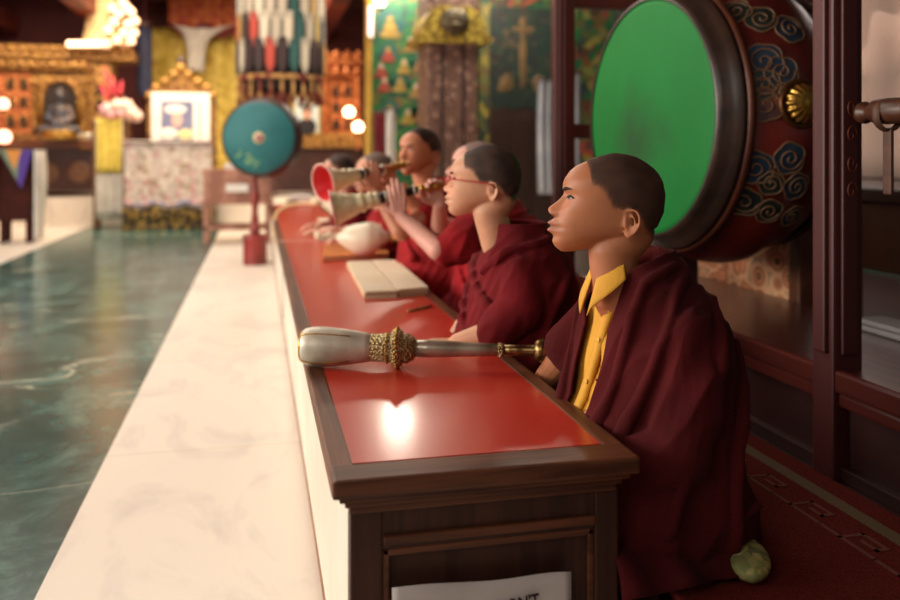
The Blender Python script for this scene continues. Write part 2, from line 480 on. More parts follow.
    for i, v in enumerate(rm.vertices):
        p = ib@v.co; a = math.atan2(p.y, p.x-lean*p.z)
        q = Vector((p.x*9+p.z*3.2, p.y*9-p.z*3.2, p.z*2.6+seed*7.3+.8*noise.noise(Vector((p.x*4, p.y*4, seed)))))
        n1 = 1-2*abs(noise.noise(q*1.5)); n2 = 1-2*abs(noise.noise(Vector((q.x*3.4, q.y*3.4, q.z*1.6+3))))
        n3 = noise.noise(v.co*9+Vector((seed, 0, 0)))
        am = fold_amp*(1-.7*sstep(.47, .56, p.z))
        v.co = v.co+nrm[i]*am*(1.0*n1+.12*n2+.9*n3-.4)
    bm = bmesh.new(); bm.from_mesh(rm)
    kill = []
    for f in bm.faces:
        c = ib@f.calc_center_median()
        if cut and cut(c): kill.append(f)
        elif c.z < -.01: kill.append(f)
    bmesh.ops.delete(bm, geom=kill, context='FACES')
    for _ in range(14):
        new = {}
        for v in bm.verts:
            be = [e for e in v.link_edges if e.is_boundary]
            if len(be) == 2: new[v] = (be[0].other_vert(v).co+be[1].other_vert(v).co)/2
        for v, c in new.items(): v.co = v.co.lerp(c, .6)
    bm.to_mesh(rm); bm.free()
    for p in rm.polygons: p.use_smooth = True
    ro = bpy.data.objects.new('robe', rm); COL.objects.link(ro); ro.parent = t
    rm.materials.append(cloth_mat('robe_%d_%d' % (robe[0], robe[1]), robe))
    sm = ro.modifiers.new('t', 'SOLIDIFY'); sm.thickness = .004; sm.offset = -1
    if shirt: shirt(t, Mb, Hm, lean)
    return t, Mb, Hm
def surf_on_face(v, z, off):
    """point of the face surface (mm) at lateral v, height z"""
    lo, hi = 0.0, math.pi/2; s = 1 if v > 0 else -1
    for _ in range(26):
        m = (lo+hi)/2
        u, w, zz = head_pt(z, m*s)
        if abs(w) < abs(v): lo = m
        else: hi = m
    u, w, zz = head_pt(z, lo*s)
    return Vector((u+off, w, zz))
# ------------------------------------------------------------------ materials used around the hall
RED = mat('red_lacquer', (198,50,34), (208,64,46), scale=3, rough=.3, coat=.25, lo=.3, hi=.7, bump=.02, bscale=40)
WOOD = mat('dark_wood', (72,38,22), (120,70,40), scale=30, rough=.42, stretch=(1,.06,1), dist=1.5, bump=.06, spec=.35)
WOODX = mat('dark_wood_cross', (72,38,23), (108,62,38), scale=30, rough=.42, stretch=(.06,1,1), dist=1.5, bump=.06, spec=.35)
PANEL = mat('panel_wood', (56,31,23), (74,42,31), scale=34, rough=.5, stretch=(1,1,.05), dist=1, bump=.05, spec=.3)
MAROON = mat('maroon_paint', (78,26,24), (62,20,20), scale=6, rough=.5, bump=.05, stretch=(1,1,.2))
MAROOND = mat('maroon_paint_dark', (62,24,22), (48,20,20), scale=5, rough=.5, bump=.05)
WHITEP = mat('cream_paint', (226,216,200), (214,202,184), scale=3, rough=.55)
GOLD = mat('carved_gold', (226,172,84), (116,74,36), scale=26, rough=.42, metal=.35, bump=.9, kind='voronoi', lo=.15, hi=.6)
GOLD2 = mat('plain_gold', (214,168,78), (170,120,50), scale=12, rough=.3, metal=.8, bump=.2)
ORGOLD = mat('orange_gold', (236,150,84), (150,72,36), scale=22, rough=.45, metal=.2, bump=.8, kind='voronoi', lo=.2, hi=.65)
SILVER = mat('old_silver', (226,216,196), (190,178,158), scale=14, rough=.42, metal=.2, bump=.12)
SILVERD = mat('dark_silver', (196,184,164), (150,138,120), scale=18, rough=.32, metal=.6)
BRASS = mat('old_brass', (150,122,76), (96,76,46), scale=30, rough=.3, metal=.95, bump=.1)
GILT = mat('gilt_filigree', (228,208,156), (160,132,84), scale=170, rough=.4, metal=.6, bump=1.0, kind='voronoi', lo=.15, hi=.6)
WHITE = mat('white_cloth', (230,224,214), (214,206,196), scale=5, rough=.8, bump=.2)
BLACK = mat('black_wood', (26,20,18), rough=.3)
DARK = mat('dark_brown_and_niche_shade', (30,20,18), (44,28,22), scale=5, rough=.8)  # recess shade put into the colour for niche plates; plain dark brown elsewhere
YEL = mat('yellow_silk', (236,208,100), (204,170,66), scale=9, rough=.6, kind='cells', lo=.2, hi=.8)
CREAMG = mat('cream_gold', (248,236,198), (232,212,160), scale=60, rough=.45, metal=.15, bump=.4)
MURAL = mat('green_mural', (20,70,40), rough=.55, kind='cells', scale=10, stretch=(1,1,1),
            ramp=[(0,(16,62,44)),(.18,(28,104,52)),(.36,(14,44,40)),(.5,(120,60,30)),(.6,(30,96,50)),(.72,(150,130,60)),(.84,(26,54,60)),(.94,(170,70,40)),(1,(40,110,60))])
MURALD = mat('dark_mural', (20,40,32), rough=.6, kind='cells', scale=13,
             ramp=[(0,(16,34,30)),(.3,(24,50,34)),(.6,(40,30,22)),(.8,(22,40,44)),(.95,(84,64,36)),(1,(30,50,34))])
BROC = mat('pillar_brocade', (90,62,50), rough=.5, kind='voronoi', scale=9, ramp=[(0,(226,190,168)),(.14,(64,40,34)),(.3,(176,132,110)),(.42,(60,38,34)),(.6,(120,84,70)),(1,(52,34,30))])
BROC2 = mat('copper_brocade', (170,104,70), rough=.4, kind='voronoi', scale=13, ramp=[(0,(255,226,190)),(.16,(60,36,32)),(.28,(226,150,104)),(.45,(176,106,72)),(.62,(236,180,136)),(1,(70,60,70))])
BROC3 = mat('pale_brocade', (216,196,180), rough=.6, kind='cells', scale=14, ramp=[(0,(226,210,194)),(.35,(200,180,168)),(.6,(232,216,200)),(.8,(206,150,146)),(.93,(170,150,120)),(1,(224,206,190))])

# marble & floor
def floor_mat():
    m, nt, b = nodes_mat('green_marble'); N, L = nt.nodes, nt.links
    tc = N.new('ShaderNodeTexCoord'); mp = N.new('ShaderNodeMapping'); mp.inputs['Scale'].default_value = (1,.8,1); mp.inputs['Rotation'].default_value = (0,0,.5)
    L.new(tc.outputs['Object'], mp.inputs[0])
    n = N.new('ShaderNodeTexNoise'); n.inputs['Scale'].default_value = 2.6; n.inputs['Detail'].default_value = 10; n.inputs['Roughness'].default_value = .74; n.inputs['Distortion'].default_value = .5
    L.new(mp.outputs[0], n.inputs['Vector'])
    r = N.new('ShaderNodeValToRGB'); e = r.color_ramp.elements
    e[0].position = .3; e[0].color = s2l((28,58,55))+(1,); e[1].position = .78; e[1].color = s2l((116,150,140))+(1,)
    q = e.new(.5); q.color = s2l((58,94,88))+(1,); q = e.new(.6); q.color = s2l((86,124,116))+(1,)
    L.new(n.outputs['Fac'], r.inputs[0])
    mp2 = N.new('ShaderNodeMapping'); mp2.inputs['Scale'].default_value = (.5,1.7,1); mp2.inputs['Rotation'].default_value = (0,0,.12); L.new(tc.outputs['Object'], mp2.inputs[0])
    v = N.new('ShaderNodeTexNoise'); v.inputs['Scale'].default_value = 1.3; v.inputs['Detail'].default_value = 5; v.inputs['Distortion'].default_value = .7
    L.new(mp2.outputs[0], v.inputs['Vector'])
    a = N.new('ShaderNodeMath'); a.operation = 'SUBTRACT'; a.inputs[1].default_value = .5; L.new(v.outputs['Fac'], a.inputs[0])
    ab = N.new('ShaderNodeMath'); ab.operation = 'ABSOLUTE'; L.new(a.outputs[0], ab.inputs[0])
    vr = N.new('ShaderNodeValToRGB'); vr.color_ramp.elements[0].color = (1,1,1,1); vr.color_ramp.elements[1].color = (0,0,0,1); vr.color_ramp.elements[1].position = .007
    L.new(ab.outputs[0], vr.inputs[0])
    n3 = N.new('ShaderNodeTexNoise'); n3.inputs['Scale'].default_value = .9; L.new(tc.outputs['Object'], n3.inputs['Vector'])
    n3r = N.new('ShaderNodeValToRGB'); n3r.color_ramp.elements[0].position = .46; n3r.color_ramp.elements[1].position = .56; L.new(n3.outputs['Fac'], n3r.inputs[0])
    mm_ = N.new('ShaderNodeMath'); mm_.operation = 'MULTIPLY'; L.new(vr.outputs[0], mm_.inputs[0]); L.new(n3r.outputs[0], mm_.inputs[1])
    mx = N.new('ShaderNodeMixRGB'); mx.inputs[2].default_value = s2l((206,206,186))+(1,); L.new(mm_.outputs[0], mx.inputs[0]); L.new(r.outputs[0], mx.inputs[1])
    L.new(mx.outputs[0], b.inputs['Base Color']); b.inputs['Roughness'].default_value = .2; b.inputs['Specular IOR Level'].default_value = .45
    return m
def white_marble():
    m, nt, b = nodes_mat('white_marble'); N, L = nt.nodes, nt.links
    tc = N.new('ShaderNodeTexCoord')
    n = N.new('ShaderNodeTexNoise'); n.inputs['Scale'].default_value = 1.1; n.inputs['Detail'].default_value = 7; n.inputs['Roughness'].default_value = .6; n.inputs['Distortion'].default_value = 2.2
    mp = N.new('ShaderNodeMapping'); mp.inputs['Scale'].default_value = (2.2,1,1); mp.inputs['Rotation'].default_value = (0,0,.9); L.new(tc.outputs['Object'], mp.inputs[0]); L.new(mp.outputs[0], n.inputs['Vector'])
    r = N.new('ShaderNodeValToRGB'); e = r.color_ramp.elements
    e[0].position = .3; e[0].color = s2l((222,212,202))+(1,); e[1].position = .5; e[1].color = s2l((240,230,216))+(1,)
    L.new(n.outputs['Fac'], r.inputs[0])
    br = N.new('ShaderNodeTexBrick'); br.offset = 0; br.inputs['Scale'].default_value = 1; br.inputs['Brick Width'].default_value = 4; br.inputs['Row Height'].default_value = 1.35
    br.inputs['Mortar Size'].default_value = .004; br.inputs['Color1'].default_value = (1,1,1,1); br.inputs['Color2'].default_value = (.97,.96,.95,1); br.inputs['Mortar'].default_value = (.8,.75,.7,1)
    mp3 = N.new('ShaderNodeMapping'); mp3.inputs['Location'].default_value = (2, .9, 0); L.new(tc.outputs['Object'], mp3.inputs[0]); L.new(mp3.outputs[0], br.inputs['Vector'])
    mx = N.new('ShaderNodeMixRGB'); mx.blend_type = 'MULTIPLY'; mx.inputs[0].default_value = 1; L.new(r.outputs[0], mx.inputs[1]); L.new(br.outputs[0], mx.inputs[2])
    L.new(mx.outputs[0], b.inputs['Base Color']); b.inputs['Roughness'].default_value = .35
    return m
WM = white_marble()
# ------------------------------------------------------------------ shell
struct('floor', MB().box((-2.42,-1.2,-.05), (-.515,13.6,0)), floor_mat())
struct('floor', MB().box((-.515,-1.2,-.05), (.7,13.6,.002)), WM)
struct('floor', MB().box((-5.6,-1.2,-.05), (-2.42,13.6,.002)), WM)
struct('floor', MB().box((-5.6,13.6,-.05), (4.2,17,.40)).box((.7,7.2,-.05), (4.2,13.6,0)), WM)
struct('trim_1', MB().box((.150,1.36,.002), (.158,10,.035)), mat('brown_strip', (120,74,44), (150,100,62), scale=8, rough=.5))
# platform with carpet
struct('floor', MB().box((.72,-1.2,-.05), (4.2,7.2,.235)), MAROOND)
WALLM = mat('maroon_wall', (104,42,40), (86,34,34), scale=2, rough=.7)
struct('wall_back', MB().box((-5.6,17,-.05), (4.2,17.1,4.6)), WALLM)
struct('wall_left', MB().box((-5.7,-1.2,-.05), (-5.6,17,.9)).box((-5.7,-1.2,3.3), (-5.6,17,4.6)).box((-5.7,7.5,.9), (-5.6,17,3.3)), WALLM)
struct('ceiling', MB().box((-5.7,-1.2,4.5), (4.2,17.1,4.6)), mat('ceiling_red', (120,48,34), (92,34,26), scale=2, rough=.6))
# right wall with window opening Y 3.2..6.4
struct('wall_right', MB().box((4.1,-1.2,-.05), (4.2,3.1,4.6)).box((4.1,6.6,-.05), (4.2,17,4.6)).box((4.1,3.1,-.05), (4.2,6.6,.85)).box((4.1,3.1,3.2), (4.2,6.6,4.6)), MURALD)
# partition that carries the painted walls behind the monks
struct('wall_mural', MB().box((1.52,11.2,-.05), (4.1,11.3,4.5)), MURAL)
# beams
bm_ = MB()
for x in (-4.4, -2.6, 1.15): bm_.box((x-.14,-1,3.25), (x+.14,16.9,3.6))
struct('trim_2', bm_, mat('beam_red', (132,52,34), (80,30,24), scale=3, rough=.5))
bm_ = MB()
for y in (12.9, 16.2): bm_.box((-5.6,y,3.9), (4.1,y+.25,4.5))
struct('trim_3', bm_, mat('lintel', (64,28,24), (110,54,36), scale=6, rough=.55))

# ------------------------------------------------------------------ carpet
def carpet_mat():
    m, nt, b = nodes_mat('carpet'); N, L = nt.nodes, nt.links
    tc = N.new('ShaderNodeTexCoord')
    n = N.new('ShaderNodeTexNoise'); n.inputs['Scale'].default_value = 420; n.inputs['Detail'].default_value = 2; L.new(tc.outputs['Object'], n.inputs['Vector'])
    r = N.new('ShaderNodeValToRGB'); e = r.color_ramp.elements
    e[0].position = .35; e[0].color = s2l((78,24,20))+(1,); e[1].position = .65; e[1].color = s2l((122,46,36))+(1,)
    L.new(n.outputs['Fac'], r.inputs[0]); L.new(r.outputs[0], b.inputs['Base Color'])
    bp = N.new('ShaderNodeBump'); bp.inputs['Strength'].default_value = .6; bp.inputs['Distance'].default_value = .004; L.new(n.outputs['Fac'], bp.inputs['Height']); L.new(bp.outputs[0], b.inputs['Normal'])
    b.inputs['Roughness'].default_value = .95; b.inputs['Specular IOR Level'].default_value = .1
    return m
cp = thing('carpet', 'deep red carpet with an olive border band and a key pattern, under the monks', 'carpet', (1.05, 3.2, .235))
MB().rbox((-.31,-3.4,0), (.33,3.6,.018), .006).build('pile', carpet_mat(), cp)
cb = MB(); cb.box((.225,-3.39,.018), (.262,3.58,.0195))
cb.build('border_band', mat('carpet_olive', (112,92,60), (88,70,46), scale=300, rough=.95), cp)
km = MB()
def key(x, y, s=1.0):   # a greek key hook drawn with thin bars, in the carpet plane
    w = .0045
    seq = [(0,0),(0,.10),(.055,.10),(.055,.03),(.03,.03),(.03,.07)]
    for a, b in zip(seq, seq[1:]):
        x0, x1 = sorted((a[0], b[0])); y0, y1 = sorted((a[1], b[1]))
        km.box((x+x0*s-w, y+y0*s-w, .018), (x+x1*s+w, y+y1*s+w, .0192+.0001*(int(a[0]*1000+a[1]*700) % 5)))
yy = -2.6
while yy < 3.2:
    key(.135, yy); km.box((.135-.0045, yy+.10, .018), (.135+.0045, yy+.17, .0192)); yy += .17
km.build('key_pattern', mat('carpet_gold', (120,66,46), (100,50,38), scale=300, rough=.95), cp)

# ------------------------------------------------------------------ tables
def make_table(label, y0, y1, front=True):
    t = thing('prayer_table', label, 'table', (.386, y0, 0), group=None)
    X = .386
    def L_(a, b): return (a[0]-X, a[1]-y0, a[2]), (b[0]-X, b[1]-y0, b[2])
    top = MB()
    for a, b in (((.116,y0,.492),(.160,y1,.52)), ((.615,y0,.492),(.656,y1,.52))):
        top.rbox(*L_(a, b), .006)
    top.mi = 1
    fw = .085 if front else .02
    top.rbox(*L_((.117,y0-.004,.490), (.655,y0+fw-.01,.5215)), .007)
    top.rbox(*L_((.116,y1-.02,.492), (.656,y1,.52)), .004)
    top.mi = 0
    # cove moulding under the top
    for k, (ins, za, zb) in enumerate(((.012,.478,.492),(.022,.466,.478),(.030,.452,.466))):
        top.rbox(*L_((.118+ins,y0+ins,za), (.654-ins,y1-ins,zb)), .003, mi=1)
    top.build('table_frame', [WOOD, WOODX], t)
    MB().box(*L_((.158,y0+fw-.002,.500), (.617,y1-.018,.5185))).build('red_tabletop', RED, t)
    # end panel facing the camera
    e = MB(); yb = y0+.036
    e.rbox(*L_((.150,yb,0), (.205,yb+.04,.455)), .004)
    e.rbox(*L_((.585,yb,0), (.630,yb+.04,.455)), .004)
    e.rbox(*L_((.203,yb+.002,.385), (.587,yb+.036,.455)), .004)
    e.rbox(*L_((.203,yb+.002,.02), (.587,yb+.036,.08)), .004)
    e.build('end_frame', PANEL, t)
    q = MB()
    q.rbox(*L_((.206,yb-.006,.394), (.584,yb+.004,.41)), .003)
    for a, b in (((.205,yb+.004,.372),(.585,yb+.012,.385)), ((.205,yb+.004,.08),(.585,yb+.012,.092)), ((.205,yb+.004,.08),(.217,yb+.012,.385)), ((.573,yb+.004,.08),(.585,yb+.012,.385))):
        q.rbox(*L_(a, b), .003)
    q.build('moulding', WOODX, t)
    MB().box(*L_((.21,yb+.014,.085), (.58,yb+.03,.38))).build('end_panel', PANEL, t)
    MB().box(*L_((.1505,y0+.078,.036), (.170,y1-.03,.452))).build('side_panel', WHITEP, t)
    if front: MB().rbox(*L_((.120,y1-.024,.5185), (.652,y1-.001,.5230)), .0015).build('seam_strip', mat('seam_pale', (226,180,164), rough=.4), t)
    f2 = MB(); f2.box(*L_((.150,y1-.075,0), (.630,y1-.035,.455))); f2.build('far_panel', PANEL, t)
    return t
make_table('nearest long low prayer table, red top, its dark wooden end facing the camera', 1.383, 5.32)
make_table('far prayer table with a red top, beyond the pale seam', 5.325, 9.3, False)
# notice on the table end
nt_ = thing('paper_notice', 'white paper notice with black lettering taped to the wooden table end', 'notice', atY(481, 640, 1.402))
b0 = nt_.location.copy()
cs = [atY(392, 588, 1.404)-b0, atY(571, 572, 1.404)-b0]
def nfn(a, b):
    tl, tr = cs
    p = tl.lerp(tr, a); p = p+Vector((0, 0, -.16*b+.0022*math.sin(a*9)*(1-b))); p.y += -.002*abs(math.sin(a*7+b*2))
    return p
MB().grid(nfn, 24, 8, thick=(0,.0006,0)).build('sheet', mat('paper', (206,196,192), (194,184,180), scale=6, rough=.7), nt_)
def text(s, size, M, m, parent, name='lettering', ext=.0004, bold=.0, align='LEFT'):
    c = bpy.data.curves.new('t', 'FONT'); c.body = s; c.size = size; c.extrude = ext; c.offset = bold; c.align_x = align; c.resolution_u = 3
    o = bpy.data.objects.new('t', c); COL.objects.link(o)
    dg = bpy.context.evaluated_depsgraph_get(); me = bpy.data.meshes.new_from_object(o.evaluated_get(dg), depsgraph=dg)
    bpy.data.objects.remove(o)
    for v in me.vertices: v.co = M@v.co
    me.materials.append(m); o = bpy.data.objects.new(name, me); COL.objects.link(o); o.parent = parent
    return o
p1 = atY(509, 611, 1.399)-b0
text("DON'T", .0300, Matrix.Translation(p1-Vector((.0215,0,.0035)))@Matrix.Rotation(R(5.5), 4, 'Y').inverted()@Matrix.Rotation(R(90), 4, 'X')@Matrix.Diagonal((.82,1,1,1)), mat('ink', (28,24,26), rough=.6), nt_, bold=.0006)

# ------------------------------------------------------------------ trumpet on the table
def along(t, M, tab, m, name, n=40, flat=None):
    mb = MB(); MM = M@Matrix.Diagonal((1, flat, 1, 1)) if flat else M
    mb.lathe(tab, MM, n); return mb.build(name, m, t)
A = atD(300, 347, 2.13); B = atD(548, 353.5, 2.10); A.z = .573; B.z = .566
A = Vector((A.x, A.y, .5712)); B = Vector((B.x, B.y, .566))
LN = (B-A).length; k = LN/248
t = thing('trumpet', 'silver ritual trumpet with a gilt filigree collar, lying across the near end of the table', 'trumpet', (A.x, A.y, .52))
M = Matrix.Translation(-Vector(t.location))@axis_M(A, B)
X = lambda px: (px-300)*k
def prof(l): return [(r, X(p)) for r, p in l]
bell = along(t, M, prof([(.004,300.2),(.024,300),(.036,301.5),(.044,305),(.0485,312),(.0495,322),(.048,332),(.043,350),(.0365,366),(.033,374)]), SILVER, 'bell')
em = MB()   # gilt rim plates on the bell
for s in (0, math.pi*.5, math.pi, math.pi*1.5):
    pts = []
    for px_, r_, da in ((301,.026,0),(303,.042,.0),(308,.0478,.22),(316,.0503,.34),(326,.0502,.22),(334,.0488,.12),(342,.0465,.05),(352,.0438,.03)):
        a = s+R(40)+da*0; pts.append(M@Vector((r_*math.cos(a), r_*math.sin(a), X(px_))))
    em.tube(pts, [.0016]*len(pts), 6)
em.lathe(prof([(.0365,301),(.0385,301.8),(.0395,303),(.0355,303.2)]), M, 40)
em.build('gilt_rim', GOLD2, bell)
along(t, M, prof([(.0325,371),(.0345,372),(.0345,384),(.0370,386),(.0370,390),(.0345,391),(.0440,393),(.0478,396),(.0478,400),(.0430,403),(.0360,404),(.0370,406),(.0375,409),(.0330,410),(.0315,413),(.0275,415),(.0205,416)]), GILT, 'filigree_collar', 56)
bd = MB()
for i in range(26):
    a = 2*math.pi*i/26; bd.ell(M@Vector((.0485*math.cos(a), .0485*math.sin(a), X(398))), .0042, n=8, k=6)
    bd.ell(M@Vector((.0365*math.cos(a), .0365*math.sin(a), X(388))), .003, n=8, k=6)
bd.build('bead_ring', GOLD2, t)
along(t, M, prof([(.022,414),(.0215,430),(.0192,455),(.0168,480),(.0150,499)]), SILVERD, 'shaft')
along(t, M, prof([(.014,498),(.0175,499),(.0182,501),(.0165,503),(.0135,504)]), GILT, 'band')
along(t, M, prof([(.0135,503),(.0132,520),(.0138,534),(.0165,535)]), BRASS, 'mouth_tube')
along(t, M, prof([(.013,534),(.022,535.5),(.027,538),(.0295,541),(.0285,543.5),(.024,545),(.0255,546.5),(.021,548),(.010,547.5),(.003,545)]), BRASS, 'mouthpiece')
# ------------------------------------------------------------------ scripture pages
PAPER = mat('old_paper', (240,228,200), (232,216,184), scale=4, rough=.75)
EDGE = mat('page_edges', (232,214,180), (206,176,140), scale=260, rough=.8, stretch=(.02,.02,1))
def page_stack(label, q, z0, h, m_edge=EDGE, redline=False):
    """q: four corners on the table, counter-clockwise"""
    c = sum(q, Vector())/4; c.z = z0
    t = thing('page_stack', label, 'loose-leaf book', c)
    n = max(6, int(h/.0022)); mb = MB()
    for i in range(n):
        za = h*i/n; zb = h*(i+.86)/n; j = Vector((rnd.uniform(-.003,.003), rnd.uniform(-.006,.006), 0))
        vs = [Vector((p.x-c.x, p.y-c.y, za))+j for p in q]+[Vector((p.x-c.x, p.y-c.y, zb))+j for p in q]
        mb.add(vs, [(0,3,2,1),(4,5,6,7),(0,1,5,4),(1,2,6,5),(2,3,7,6),(3,0,4,7)])
    mb.build('pages', [EDGE], t)
    j = Vector((.001,.002,0)); vs = [Vector((p.x-c.x, p.y-c.y, h))+j for p in q]+[Vector((p.x-c.x, p.y-c.y, h+.0014))+j for p in q]
    MB().add(vs, [(0,3,2,1),(4,5,6,7),(0,1,5,4),(1,2,6,5),(2,3,7,6),(3,0,4,7)]).build('top_leaf', PAPER, t)
    if redline:
        MB().add([Vector((p.x-c.x, p.y-c.y, -.0005+zz)) * 1.0 for zz in (.001,.004) for p in q], [(0,3,2,1),(4,5,6,7),(0,1,5,4),(1,2,6,5),(2,3,7,6),(3,0,4,7)]).build('red_cover', mat('red_cover', (196,50,60), rough=.6), t)
    return t
zt = .5595
zt = .5475
q1 = [atZ(364.5,291,zt), atZ(397,290,zt), atZ(370,260.5,zt), atZ(347,261,zt)]
q2 = [atZ(398.5,289.5,zt), atZ(428,287,zt), atZ(396,260,zt), atZ(371.5,260.3,zt)]
page_stack('long cream page stack nearer the aisle, beside its twin on the red table', q1, .5187, .026, redline=True)
page_stack('long cream page stack nearer the monks, beside its twin on the red table', q2, .5187, .028)
pa, pb = atZ(407,311,.5235), atZ(429,306,.5235)
t = thing('wooden_stick', 'small pale wooden stick lying in front of the page stacks', 'stick', ((pa+pb)/2)-Vector((0,0,.0045)))
mb = MB(); o_ = Vector(t.location)
mb.tube([pa-o_, pa.lerp(pb,.1)-o_, pb-o_], [.003,.0048,.0048], 8); mb.build('shaft', mat('pale_wood', (206,166,110), (180,136,84), scale=30, rough=.6), t)
MB().tube([pb-o_, pb+(pb-pa)*.12-o_], [.0052,.0045], 8).build('end_cap', mat('red_cover', (196,50,60)), t)

# ------------------------------------------------------------------ conch, cloth book under it
zc = .5187
q = [atZ(323,262,zc), atZ(388,258,zc), atZ(384,246,zc), atZ(325,249,zc)]
c = sum(q, Vector())/4
t = thing('wrapped_book', 'flat orange-wrapped book lying under the white conch shell', 'book', c)
for nm, za, zb, m, g_ in (('lower_cover', 0,.006, mat('orange_cloth', (214,130,50), (190,104,40), scale=20, rough=.8), 1.02), ('pages', .006,.02, EDGE, 1), ('upper_cover', .02,.026, mat('orange_cloth', (214,130,50)), 1.02)):
    vs = [Vector(((p.x-c.x)*g_, (p.y-c.y)*g_, z)) for z in (za, zb) for p in q]
    MB().add(vs, [(0,3,2,1),(4,5,6,7),(0,1,5,4),(1,2,6,5),(2,3,7,6),(3,0,4,7)]).build(nm, m, t)
ca, cb_ = atD(336,241,4.28), atD(399,237,4.28); ca.z = cb_.z = .5447+.087
L_ = (cb_-ca).length
t = thing('conch_shell', 'large white conch shell trumpet resting on the orange-wrapped book', 'conch', (ca.x*.5+cb_.x*.5, ca.y*.5+cb_.y*.5, .5447))
M = Matrix.Translation(-Vector(t.location))@axis_M(ca, cb_)
mb = MB(); rs = []
tab = [(0,.006),(.05,.02),(.12,.038),(.22,.058),(.34,.074),(.46,.083),(.58,.086),(.70,.080),(.78,.064),(.80,.066),(.86,.038),(.88,.040),(.93,.024),(.95,.025),(.99,.012)]
for f, r in tab:
    ring = []
    for j in range(36):
        a = 2*math.pi*j/36; rr = r*(1+.10*math.sin(a+f*7)*sstep(.1,.5,f))
        rr = min(rr, .087); ring.append(M@Vector((rr*math.cos(a), rr*math.sin(a), f*L_*.86)))
    rs.append(ring)
mb.rings(rs); mb.build('shell', mat('conch_white', (240,228,204), (228,212,182), scale=12, rough=.35, bump=.1), t)
mb = MB(); rs = []   # flaring lip
mb.grid(lambda a, b: M@Vector(((.02+.052*b)*math.cos(a*1.6+2.2), (.02+.052*b)*math.sin(a*1.6+2.2), L_*(.05+.5*b+.04*math.sin(a*6)))), 12, 8, thick=(.002,.002,.001))
mb.build('flared_lip', mat('conch_pink', (238,214,190), rough=.4), t)
mb = MB(); mb.lathe([(.006,L_*.84),(.012,L_*.86),(.02,L_*.88),(.026,L_*.90),(.02,L_*.93),(.024,L_*.95),(.014,L_*1.0),(.004,L_*1.01)], M, 20); mb.build('gilt_tip', GOLD2, t)
# pale cloth triangle beyond the conch
q = [atZ(314,229,.56), atZ(345,239,.56), atZ(352,230,.56), atZ(330,226,.56)]
c = sum(q, Vector())/4; c.z = .5187
# lying text block behind (white box) and small odds and ends on the far table
def small_box(label, px, py, w, d, h, m, name='box', cat='box', z=.5187, rz=0, lid=None):
    p = atZ(px, py, z); t = thing(name, label, cat, p, rz)
    MB().rbox((-w/2,0,0), (w/2,d,h), .006).build('body', m, t)
    MB().rbox((-w/2-.004,-.004,h), (w/2+.004,d+.004,h*1.25), .004).build('lid', lid or m, t)
    return t
def hsph(label, px, py, r, m, z=.5187):
    p = atZ(px, py, z); t = thing('bowl', label, 'bowl', p)
    MB().lathe([(r*.5,0),(r*.55,r*.1),(r*.8,r*.4),(r,r*.8),(r*.94,r*.8),(r*.7,r*.4),(r*.3,r*.2)], None, 20).build('cup', m, t); return t
small_box('small white box standing on the far end of the red tables', 300, 205, .22, .3, .08, WHITE)
small_box('white folded cloth bundle left of the conch on the red table', 333, 240, .2, .35, .03, mat('cream_cloth', (234,220,190), (220,204,170), scale=10, rough=.8), name='cloth_bundle', cat='cloth')
small_box('cream box behind the conch near the seam of the tables', 332, 228, .16, .3, .04, mat('cream_cloth', (234,220,190)))
hsph('small dark metal bowl on the far table beside the white box', 292, 206, .07, BRASS)
# curved drum beater leaning over the near corner of the far table
pts = catmull([atD(316,203,6.9), atD(300,204,7.0), atD(286,207,7.0), atD(277,214,7.0), atD(275,228,6.9), atD(279,246,6.8), atD(284,262,6.75)], 6)
o_ = pts[-1].copy(); o_.z = .0
t = thing('curved_drum_beater', 'curved pale cane drum beater hooked over the left edge of the far table', 'drum beater', pts[0])
o_ = Vector(t.location)
MB().tube([p-o_ for p in pts], [.018]*len(pts), 10).build('cane', mat('cane', (214,176,130), (190,150,104), scale=20, rough=.5), t)
MB().ell(pts[0]-o_, (.05,.03,.03)).build('padded_tip', mat('tip_pad', (226,200,160), rough=.8), t)
# ------------------------------------------------------------------ hand drum on a stand
p = atD(255, 264, 8.15); p.z = .002
t = thing('standing_drum', 'teal round drum on a red turned pole standing on the marble strip', 'drum', p, 0)
zb = lambda y: (H-(y-155)/850*8.15)
MB().lathe([(.112,0),(.116,.01),(.112,.03),(.112,.24),(.118,.25),(.118,.275),(.105,.285),(.06,.29)], None, 28).build('base', mat('red_pot', (150,38,34), (110,28,26), scale=6, rough=.35, coat=.3), t)
MB().lathe([(.03,.28),(.045,.30),(.05,.34),(.03,.38),(.04,.42),(.026,.50),(.034,.58),(.048,.66),(.03,.72),(.026,.80),(.036,.86),(.05,.9)], None, 20).build('pole', mat('pole_red', (120,36,34), (150,60,50), scale=9, rough=.35), t)
dz = H+17/850*8.15
